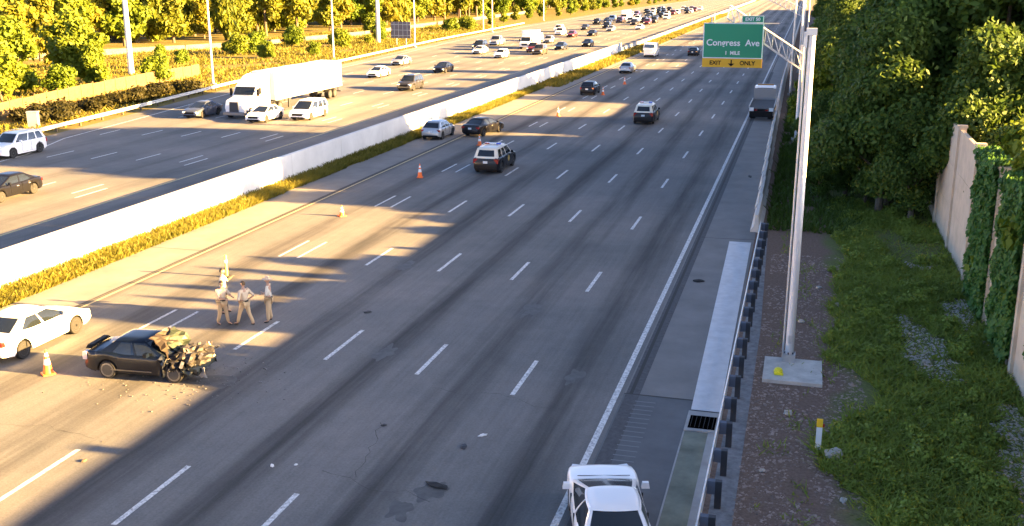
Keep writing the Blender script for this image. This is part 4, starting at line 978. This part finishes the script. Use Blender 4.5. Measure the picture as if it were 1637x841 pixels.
for i in range(26):
    mt = Matrix.Rotation(rw.uniform(0, 3), 3, (rw.random(), rw.random(), rw.random() + .1)); m.box((rw.uniform(3.15, 4.35), rw.uniform(-.8, .8), rw.uniform(.35, .95)), (rw.uniform(.08, .35), rw.uniform(.06, .25), rw.uniform(.03, .2)), rot=mt)
m.build("engine_block", M_eng, wk)
bm = bmesh.new(); bmesh.ops.create_icosphere(bm, subdivisions=4, radius=1)
for v in bm.verts:
    q = v.co.copy(); k_ = 1 + .45 * noise.noise(q * 2.2) + .22 * noise.noise(q * 6 + Vector((3, 0, 0))); v.co = Vector((3.72 + q.x * .68 * k_, q.y * .80 * k_, .62 + q.z * .42 * k_))
me = bpy.data.meshes.new("crushed_bay"); bm.to_mesh(me); bm.free(); me.materials.append(mat("crushed_metal", (.035, .032, .03), .55, .3, noise_s=7, noise_a=.6)); link_mesh("crushed_bay", me, wk)  # lumpy dark mass filling the bay under the loose parts
m = MB()
for i in range(16):
    p = Vector((rw.uniform(3.2, 4.4), rw.uniform(-.85, .8), rw.uniform(.3, 1.0))); pts = [p]
    for k in range(4): pts.append(pts[-1] + Vector((rw.uniform(-.2, .2), rw.uniform(-.2, .2), rw.uniform(-.18, .18))))
    m.tube(pts, rw.uniform(.012, .035), 6)
m.build("hose", M_hose, wk)
for k in range(9):
    vs, fs = crumple(4, 4, rw.uniform(.3, .7), rw.uniform(.25, .5), .08, 30 + k); m = MB()
    m.add(place(vs, (rw.uniform(3.3, 4.5), rw.uniform(-.9, .8), rw.uniform(.25, .95)), (rw.uniform(-1.4, 1.4), rw.uniform(-1.4, 1.4), rw.uniform(0, 3))), fs)
    h_ = m.build("torn_metal", [M_torn, mat('dull_pale', (.30, .29, .28), .6), M_black][k % 3], wk); h_.modifiers.new("t", 'SOLIDIFY').thickness = .012

wk.scale = (.93, .97, .95)
# ------------------------------------------------------------ cones, markers, debris
def cone(x, y, label, h=.80, post=False):
    name = "traffic_cone" if not post else "delineator_post"; o = empty(name, (x, y, .014), rnd.uniform(0, 1.5), label, "cone" if not post else "post")
    oc = mat("cone_orange", (.85, .17, .03), .5); wc = mat("cone_white", (.85, .82, .78), .4)
    m = MB(); m.box((0, 0, .025), (.40, .40, .05)); m.build("cone_base", oc if not post else M_rubber, o)
    r = lambda z: (.15 * (1 - z / h) + .028) if not post else .055
    for z0, z1, mt, nm in ((.05, .40 * h, oc, "cone_body"), (.40 * h, .62 * h, wc, "reflective_band"), (.62 * h, .72 * h, oc, "cone_body"), (.72 * h, .86 * h, wc, "reflective_band"), (.86 * h, h, oc, "cone_body")):
        m = MB(); m.lathe([(r(z0), z0), (r(z1), z1)], n=14); m.build(nm, mt, o, True)
    return o
cone(-24.35, 28.5, "orange traffic cone with white band at the rear wheel of the white sedan", .9)
cone(-24.9, 66.8, "red-orange traffic cone alone left of the nearer patrol suv", .95)
cone(-25.2, 81.6, "small traffic cone just behind the nearer patrol suv", .9)
cone(-23.3, 101.8, "red cone at the tip of the thin sunlit strip", .95)
cone(-22.7, 122.5, "distant cone right of the dark hatchback", .95)
cone(-22.4, 136, "farthest cone in the shaded lanes", .95)
cone(-25.0, 54.2, "small orange cone alone in the large sunlit patch", .62)
o = empty("yellow_post", (-24.76, 41.06, .014), 0, "slim yellow channelizer post standing behind the group of officers", "post")
m = MB(); m.box((0, 0, .03), (.34, .34, .06)); m.build("post_base", M_rubber, o); m = MB(); m.lathe([(.065, .06), (.06, 1.0), (.03, 1.04)], n=12); m.build("post_body", mat("post_yellow", (.72, .55, .12), .5), o, True)
m = MB(); m.lathe([(.07, .66), (.07, .80)], n=12); m.build("reflective_band", M_sw, o)
# verge marker with yellow top
o = empty("verge_marker", (1.08, 29.25, 0), 0, "white marker post with yellow top standing in the dirt verge", "marker post")
m = MB(); m.box((0, 0, .36), (.16, .05, .72)); m.build("marker_stem", M_sw, o); m = MB(); m.box((0, 0, .84), (.17, .055, .25)); m.build("marker_top", mat("marker_yellow", (.8, .50, .02), .5), o)
m = MB(); m.box((.11, .0, .78), (.05, .05, .1)); m.build("reflector", M_redl, o)
def shard(name, x, y, size, m_, label, seed, cat="debris", zr=.35, group=None):
    rr_ = random.Random(seed); bm = bmesh.new(); bmesh.ops.create_icosphere(bm, subdivisions=2, radius=1)
    for v in bm.verts: v.co = Vector((v.co.x * size[0], v.co.y * size[1], max(-.4, v.co.z) * size[2])) * (1 + .45 * noise.noise(v.co * 1.7 + Vector((seed, 0, 0))))
    me = bpy.data.meshes.new(name); bm.to_mesh(me); bm.free(); me.materials.append(m_); o = link_mesh(name, me); o.location = (x, y, .02 + size[2] * .3); o.rotation_euler = (0, 0, rr_.uniform(0, 3)); return tag(o, label, cat, group)
shard("tyre_scrap", -4.0, 46.0, (.26, .18, .06), M_rubber, "black rubber scrap lying on the right shoulder near the pale pad", 1)
shard("tyre_scrap", -8.75, 24.2, (.34, .14, .05), M_rubber, "black scrap with a dark stain in the lower middle lanes", 2)
shard("tyre_scrap", -16.5, 37.8, (.20, .10, .05), M_dark, "small dark scrap above the dash left of centre", 3)
shard("broken_plastic", -8.5, 27.6, (.14, .05, .04), M_plate, "pale broken plastic strip in the lower middle lane", 4)
shard("broken_plastic", -8.8, 26.7, (.16, .10, .05), M_dark, "dark plastic bit just below the pale strip", 5)
shard("broken_plastic", -13.55, 24.1, (.06, .05, .05), M_sw, "white plastic chunk between two lane dashes at lower left", 6)
shard("broken_plastic", -12.95, 24.35, (.05, .04, .03), M_plate, "smaller white bit beside the white chunk", 7)
shard("broken_plastic", -11.6, 27.5, (.09, .06, .04), M_dark, "dark bit near the middle of the bottom shade", 8)
shard("broken_plastic", -18.8, 23.0, (.10, .05, .04), M_bark, "brown bit at the edge of the sunlight at lower left", 9)
def stain(name, spots, mt, z):
    mb = MB()
    for (x, y, a, b) in spots:
        n_ = 40; vs = [(x, y, z)]
        for k in range(n_):
            t = 2 * math.pi * k / n_; q = 1 + .8 * noise.noise(Vector((math.cos(t) * 1.6 + x, math.sin(t) * 1.6 + y, 1))); vs.append((x + a * q * math.cos(t), y + b * q * math.sin(t), z))
        mb.add(vs, [(0, 1 + k, 1 + (k + 1) % n_) for k in range(n_)])
    return tag(mb.build(name, mt), kind='structure')
stain("oil_stain", [(-8.75, 23.9, .38, .55), (-9.2, 22.7, .3, .5), (-18.6, 29.2, .8, .6), (-14.0, 33.5, .3, .8), (-10.2, 40, .3, 1.2), (-17.6, 45, .3, .9), (-6.9, 33, .25, .7)], mat("stain_dark", (.085, .083, .08), .7, noise_s=3, noise_a=.3), .0165)
# sealed cracks wandering across the lanes
def crack(seed, x, y, n_, step, ang, w):
    q = random.Random(seed); it = []; a = ang
    for _ in range(n_):
        a = ang + q.uniform(-.7, .7); x2 = x + math.cos(a) * step; y2 = y + math.sin(a) * step; it.append((x, y, x2, y2, w * q.uniform(.5, 1.3))); x, y = x2, y2
    return it
ck = []
for i_ in range(9):
    q = random.Random(100 + i_); yy_ = 18 + 75 * q.random() ** 1.3; along = q.random() < .5
    ck += crack(i_, q.uniform(-28, -6), yy_, q.randint(6, 16), .32, (math.pi / 2 if along else q.choice((0, math.pi))) , .013)
strips("road_crack", ck, M_seam, .0172)
gl = random.Random(77); m = MB()
for i_ in range(260):
    x, y = -19.3 + gl.gauss(0, 1.6), 29.6 + gl.gauss(0, 1.3); s_ = gl.uniform(.012, .05); m.box((x, y, .02 + s_ * .2), (s_, s_ * gl.uniform(.4, 1.2), s_ * .5), gl.uniform(0, 3))
tag(m.build("crash_litter", mat("litter_mix", (.16, .15, .14), .4, noise_s=4, noise_a=.8)), "fine glass and plastic litter spread on the road around the wreck", "debris", None, 'stuff')
rk = random.Random(9)
shard("skid_patch", -3.2, 73.1, (.45, .12, .02), M_black, "thin black scrap across the right shoulder before the barrier", 10)
M_rock = mat("rock_pale", (.42, .40, .36), .9, noise_s=5, noise_a=.3)
for i, (x, y, s_, lb) in enumerate([(.2, 31.7, .16, "pale rock midway between the concrete pad and the marker post"), (1.5, 28.9, .30, "largest pale rock, right beside the yellow-topped marker post"), (1.9, 24.1, .16, "pale rock at the weed edge near the bottom of the picture"),
        (.9, 22.4, .12, "pale rock in the middle of the dirt below the marker post"), (-.4, 27.4, .10, "small rock near the gravel strip level with the marker post"), (1.2, 46.3, .14, "farthest pale rock at the weed edge behind the pole"),
        (.5, 41.2, .13, "pale rock just right of the tall pole above its pad"), (1.9, 43.8, .16, "pale rock at the weed edge between the two farthest rocks"), (-.3, 22.9, .1, "small rock near the gravel strip at the picture bottom"),
        (.7, 20.8, .12, "nearest pale rock at the very bottom of the dirt verge"), (1.7, 26.2, .12, "small pale rock at the weed edge below the marker post")]):
    shard("rock", x, y, (s_, s_ * .8, s_ * .6), M_rock, lb, 40 + i, "rock", group="pale rocks scattered on the dirt verge")
# gravel chips as stuff
def chips(name, n_, x0, x1, y0, y1, smin, smax, m_, f, label, seed):
    rs_ = np.random.RandomState(seed); V = []; F = []; 
    tet = np.array([(1, 0, 0), (-.5, .87, 0), (-.5, -.87, 0), (0, 0, .9)]); fc = np.array([(0, 1, 3), (1, 2, 3), (2, 0, 3)])
    k = 0
    for _ in range(n_):
        x, y = x0 + (x1 - x0) * rs_.random_sample(), y0 + (y1 - y0) * rs_.random_sample() ** 1.3
        if not f(x, y): continue
        s_ = smin + (smax - smin) * rs_.random_sample() ** 3; a = rs_.random_sample() * 6.28; ca, sa = math.cos(a), math.sin(a); st = .5 + rs_.random_sample()
        q = tet * np.array([s_ * st, s_, s_ * .6]); q = np.stack([q[:, 0] * ca - q[:, 1] * sa + x, q[:, 0] * sa + q[:, 1] * ca + y, q[:, 2]], 1); V.append(q); F.append(fc + k * 4); k += 1
    V = np.concatenate(V); F = np.concatenate(F); me = np_mesh(name, V, F, m_); return tag(link_mesh(name, me), label, "gravel", None, 'stuff')
M_chip = mat("chip_mix", (.30, .23, .19), .9, noise_s=3, noise_a=.7)
chips("gravel", 15000, -1.0, 2.6, 16, 52, .015, .085, M_chip, lambda x, y: noise.noise(Vector((x * .8, y * .8, 7))) > -.3, "scattered stones and wood chips on the brown dirt verge", 4)
chips("pale_gravel", 16000, 4.0, 7.3, 24, 52, .02, .11, M_rock, lambda x, y: noise.noise(Vector((x * .5 + 9, y * .16, 2))) + .22 * noise.noise(Vector((x * 1.7, y * 1.1, 8))) > .02 + .15 * rnd.random(), "pale stones showing between the weeds near the noise wall", 5)

# ivy on the noise wall
def ivy(y0, y1, zlow, label, seed, n_):
    rs_ = np.random.RandomState(seed); y = y0 + (y1 - y0) * rs_.random(n_); z = rs_.random(n_) ** .8 * 6.4
    low = np.array([zlow + 1.2 * noise.noise(Vector((a * .9, seed, 0))) for a in y]); k = z > low
    y, z = y[k], z[k]; n1 = len(y); x = NX - .12 - .35 * rs_.random(n1) * (.5 + .5 * np.sin(z * 2 + y * 1.5) ** 2); x = np.where(z > 6.05, NX + rs_.uniform(-.5, .5, n1), x)
    p = np.stack([x, y, z], 1); nrm = rs_.normal(size=(n1, 3)) * .5 + np.array([-1, 0, .4]); nrm /= np.linalg.norm(nrm, axis=1)[:, None]
    t = np.cross(nrm, np.array([0, 0, 1.]) + rs_.normal(size=(n1, 3)) * .3); t /= np.linalg.norm(t, axis=1)[:, None]; b = np.cross(nrm, t); s_ = .10 * (.6 + .9 * rs_.random(n1))[:, None]
    V = np.stack([p - b * s_, p + t * s_ * .8, p + b * s_, p - t * s_ * .8], 1).reshape(-1, 3); tone = np.clip(.4 + .5 * np.array([noise.noise(Vector((b_ * 1.4, c_ * .9, 0))) for b_, c_ in zip(y, z)]) + .3 * rs_.random(n1), 0, 1)
    o = link_mesh("ivy", np_mesh("ivy", V, np.arange(n1 * 4).reshape(-1, 4), M_ivy, tone)); return tag(o, label, "ivy")
ivy(43.0, 47.6, .0, "narrow curtain of ivy between two bare strips of the noise wall", 1, 13000)
ivy(37.2, 41.3, .2, "dense ivy hanging over the noise wall at the right picture edge", 2, 14000)
ivy(30.0, 34.0, 1.4, "ivy at the lower right corner of the noise wall", 3, 9000)

# ------------------------------------------------------------ people
M_skin = mat("skin", (.42, .25, .17), .55); M_tan = mat("uniform_tan", (.50, .37, .22), .8); M_tanS = mat("uniform_shirt", (.58, .47, .34), .8)
M_hair = mat("hair_dark", (.02, .015, .012), .7); M_boot = mat("boot", (.015, .014, .013), .5); M_pdark = mat("trousers_dark", (.03, .03, .035), .8)
M_lshirt = mat("light_shirt", (.62, .58, .50), .8)
def skin_mesh(name, verts, edges, radii, m_, sub=1, root=0):
    me = bpy.data.meshes.new(name); me.from_pydata(verts, edges, []); me.update(); o = bpy.data.objects.new("tmp", me); COL.objects.link(o)
    md = o.modifiers.new("s", 'SKIN'); md.use_smooth_shade = True
    for i, r in enumerate(radii): d = me.skin_vertices[0].data[i]; d.radius = (r, r) if not isinstance(r, tuple) else r; d.use_root = (i == root)
    o.modifiers.new("b", 'SUBSURF').levels = sub
    dg_ = bpy.context.evaluated_depsgraph_get(); res = bpy.data.meshes.new_from_object(o.evaluated_get(dg_)); res.name = name
    bpy.data.objects.remove(o); res.materials.clear(); res.materials.append(m_); res.shade_smooth(); return res
def join_meshes(name, ms, m_):
    bm = bmesh.new()
    for q in ms: bm.from_mesh(q)
    me = bpy.data.meshes.new(name); bm.to_mesh(me); bm.free(); me.materials.append(m_); me.shade_smooth(); return me
def person(x, y, face, label, J, shirt, trousers, hat=None, hair=M_hair, name="person"):
    """J: joints in metres, local +x = facing direction, z up"""
    o = empty(name, (x, y, .014), R(face), label, "person")
    V = lambda k: Vector(J[k])
    keys = ['pelvis', 'waist', 'chest', 'neck', 'headb', 'lsh', 'lel', 'lwr', 'rsh', 'rel', 'rwr', 'lhip', 'lkn', 'lan', 'ltoe', 'rhip', 'rkn', 'ran', 'rtoe']
    rad = dict(pelvis=.13, waist=.12, chest=.145, neck=.055, headb=.06, lsh=.062, lel=.042, lwr=.029, rsh=.062, rel=.042, rwr=.029, lhip=.088, lkn=.06, lan=.042, ltoe=.035, rhip=.088, rkn=.06, ran=.042, rtoe=.035)
    E_ = [('pelvis', 'waist'), ('waist', 'chest'), ('chest', 'neck'), ('neck', 'headb'), ('chest', 'lsh'), ('lsh', 'lel'), ('lel', 'lwr'), ('chest', 'rsh'), ('rsh', 'rel'), ('rel', 'rwr'),
          ('pelvis', 'lhip'), ('lhip', 'lkn'), ('lkn', 'lan'), ('lan', 'ltoe'), ('pelvis', 'rhip'), ('rhip', 'rkn'), ('rkn', 'ran'), ('ran', 'rtoe')]
    ix = {k: i for i, k in enumerate(keys)}
    body = skin_mesh("b", [V(k) for k in keys], [(ix[a], ix[b]) for a, b in E_], [rad[k] for k in keys], M_skin)
    parts = [body]
    # head
    bm = bmesh.new(); bmesh.ops.create_uvsphere(bm, u_segments=20, v_segments=14, radius=1); hc = V('headb') + Vector((.015, 0, .10))
    for v in bm.verts:
        c_ = v.co.copy(); jaw = 1 - .22 * max(0, -c_.z); px = c_.x * .098 * (jaw if c_.x > 0 else 1)
        if c_.x > .8 and abs(c_.y) < .25 and -.35 < c_.z < .1: px += .022
        v.co = Vector((px, c_.y * .078 * jaw, c_.z * .118)) + hc
    hm = bpy.data.meshes.new("h"); bm.to_mesh(hm); bm.free(); parts.append(hm)
    for sg_ in (-1, 1):
        e = MB(); e.lathe([(.012, 0), (.022, .008), (.012, .016)], (hc.x - .005, hc.y + sg_ * .078 - .008, hc.z - .01), 8, 'y'); parts.append(e.mesh("ear"))
    # hands: palm + five fingers
    for wr, el in (('lwr', 'lel'), ('rwr', 'rel')):
        d = (V(wr) - V(el)).normalized(); sd_ = d.cross(Vector((0, 0, 1)))
        sd_ = sd_.normalized() if sd_.length > .1 else Vector((1, 0, 0)); up = sd_.cross(d); W0 = V(wr)
        pv = [W0 - d * .01, W0 + d * .085]; parts.append(skin_mesh("p", pv, [(0, 1)], [(.024, .018), (.038, .016)], M_skin))
        for f_ in range(4):
            b0 = W0 + d * .07 + sd_ * (f_ - 1.5) * .019; l_ = (.068, .078, .072, .055)[f_]
            p1 = b0 + d * l_ * .5 - up * .006; p2 = p1 + d * l_ * .3 - up * .018; parts.append(skin_mesh("f", [b0, p1, p2], [(0, 1), (1, 2)], [.0095, .0085, .007], M_skin))
        b0 = W0 + d * .02 - sd_ * .022; p1 = b0 + d * .035 - sd_ * .022; p2 = p1 + d * .03 - up * .008; parts.append(skin_mesh("f", [b0, p1, p2], [(0, 1), (1, 2)], [.012, .010, .008], M_skin))
    link_mesh("body", join_meshes("body", parts, M_skin), o)
    m = MB()
    for sg_ in (-1, 1): m.box((hc.x + .088, hc.y + sg_ * .03, hc.z + .005), (.012, .024, .010))
    m.build("eyes", M_hair, o); m = MB(); m.box((hc.x + .088, hc.y, hc.z - .062), (.01, .045, .008)); m.build("mouth", mat("lip", (.3, .12, .1), .5), o)
    # clothing
    k2 = ['pelvis', 'waist', 'chest', 'neck0', 'lsh', 'lel', 'lfa', 'rsh', 'rel', 'rfa']
    P = dict(J); P['neck0'] = tuple(V('chest').lerp(V('neck'), .75)); P['lfa'] = tuple(V('lel').lerp(V('lwr'), .12)); P['rfa'] = tuple(V('rel').lerp(V('rwr'), .12))
    rad2 = dict(pelvis=.148, waist=.142, chest=.165, neck0=.075, lsh=.082, lel=.060, lfa=.056, rsh=.082, rel=.060, rfa=.056); i2 = {k: i for i, k in enumerate(k2)}
    e2 = [('pelvis', 'waist'), ('waist', 'chest'), ('chest', 'neck0'), ('chest', 'lsh'), ('lsh', 'lel'), ('lel', 'lfa'), ('chest', 'rsh'), ('rsh', 'rel'), ('rel', 'rfa')]
    link_mesh("shirt", skin_mesh("shirt", [Vector(P[k]) for k in k2], [(i2[a], i2[b]) for a, b in e2], [rad2[k] for k in k2], shirt), o)
    k3 = ['pelvis', 'lhip', 'lkn', 'lan', 'rhip', 'rkn', 'ran']; rad3 = dict(pelvis=.155, lhip=.112, lkn=.082, lan=.066, rhip=.112, rkn=.082, ran=.066); i3 = {k: i for i, k in enumerate(k3)}
    P2 = dict(J); P2['pelvis'] = tuple(V('pelvis') - Vector((0, 0, .02)))
    e3 = [('pelvis', 'lhip'), ('lhip', 'lkn'), ('lkn', 'lan'), ('pelvis', 'rhip'), ('rhip', 'rkn'), ('rkn', 'ran')]
    link_mesh("trousers", skin_mesh("trousers", [Vector(P2[k]) for k in k3], [(i3[a], i3[b]) for a, b in e3], [rad3[k] for k in k3], trousers), o)
    for an, to in (('lan', 'ltoe'), ('ran', 'rtoe')):
        link_mesh("shoe", skin_mesh("shoe", [V(an) - Vector((.03, 0, .035)), V(to)], [(0, 1)], [(.05, .045), (.048, .035)], M_boot), o)
    m = MB(); pc = V('pelvis').lerp(V('waist'), .35); m.lathe([(.165, -.02), (.17, .0), (.165, .03)], (pc.x, pc.y, pc.z), 16); m.build("belt", M_boot, o, True)
    if hat is None:
        bm = bmesh.new(); bmesh.ops.create_uvsphere(bm, u_segments=16, v_segments=10, radius=1)
        dl = [v for v in bm.verts if (v.co.z < .15 and v.co.x > -.1) or v.co.z < -.45]; bmesh.ops.delete(bm, geom=dl, context='VERTS')
        for v in bm.verts: v.co = Vector((v.co.x * .106 - .006, v.co.y * .086, v.co.z * .128)) + hc
        hm = bpy.data.meshes.new("hair"); bm.to_mesh(hm); bm.free(); hm.materials.append(hair); hm.shade_smooth(); link_mesh("hair", hm, o)
    else:
        m = MB(); m.lathe([(.20, .045), (.205, .05), (.10, .06), (.095, .14), (.06, .155)], (hc.x, hc.y, hc.z), 20); m.build("hat", hat, o, True)
    return o
def pose(h=1.0, stride=.0, lean=0, arms='side', spread=.1):
    z = lambda v: v * h
    J = dict(pelvis=(0, 0, z(.95)), waist=(lean * .3, 0, z(1.10)), chest=(lean * .7, 0, z(1.32)), neck=(lean, 0, z(1.50)), headb=(lean * 1.1, 0, z(1.58)),
             lsh=(lean * .8, .19, z(1.42)), rsh=(lean * .8, -.19, z(1.42)),
             lhip=(0, .10, z(.90)), rhip=(0, -.10, z(.90)), lkn=(stride * .55 + .02, spread, z(.50)), lan=(stride, spread * 1.3, z(.09)), ltoe=(stride + .17, spread * 1.5, .035),
             rkn=(-stride * .35 + .03, -spread, z(.50)), ran=(-stride, -spread * 1.3, z(.09)), rtoe=(-stride + .17, -spread * 1.5, .035))
    if arms == 'side': J.update(lel=(lean * .8 - .03, .27, z(1.14)), lwr=(lean + .08, .27, z(.90)), rel=(lean * .8 - .03, -.27, z(1.14)), rwr=(lean + .08, -.27, z(.90)))
    if arms == 'folded': J.update(lel=(lean + .06, .25, z(1.14)), lwr=(lean + .24, -.02, z(1.18)), rel=(lean + .06, -.25, z(1.14)), rwr=(lean + .26, .05, z(1.14)))
    if arms == 'raised': J.update(lel=(lean + .14, .30, z(1.22)), lwr=(lean + .34, .22, z(1.38)), rel=(lean - .03, -.27, z(1.14)), rwr=(lean + .18, -.22, z(.98)))
    if arms == 'forward': J.update(lel=(lean + .12, .26, z(1.18)), lwr=(lean + .38, .18, z(1.16)), rel=(lean + .12, -.26, z(1.18)), rwr=(lean + .38, -.18, z(1.14)))
    if arms == 'hip': J.update(lel=(-.12, .38, z(1.14)), lwr=(.02, .20, z(1.0)), rel=(-.12, -.38, z(1.14)), rwr=(.02, -.20, z(1.0)))
    return J
person(-22.05, 36.2, 20, "tall dark-haired person in light shirt and dark trousers, leftmost of the group", pose(1.06, .08, 0, 'raised'), M_lshirt, M_pdark)
person(-21.35, 34.9, -20, "person in tan shirt and trousers second from left with arms held forward", pose(1.0, .16, .04, 'forward'), M_tanS, M_tan)
person(-20.45, 35.05, 160, "person in tan uniform standing with legs apart, third from left", pose(1.0, .27, .02, 'hip', .13), M_tanS, M_tan)
person(-19.75, 35.7, 200, "person in light shirt and tan trousers with folded arms, rightmost of the group", pose(1.02, .04, 0, 'folded', .13), M_lshirt, M_tan, hat=M_tanS)
print("objects", len(bpy.data.objects))
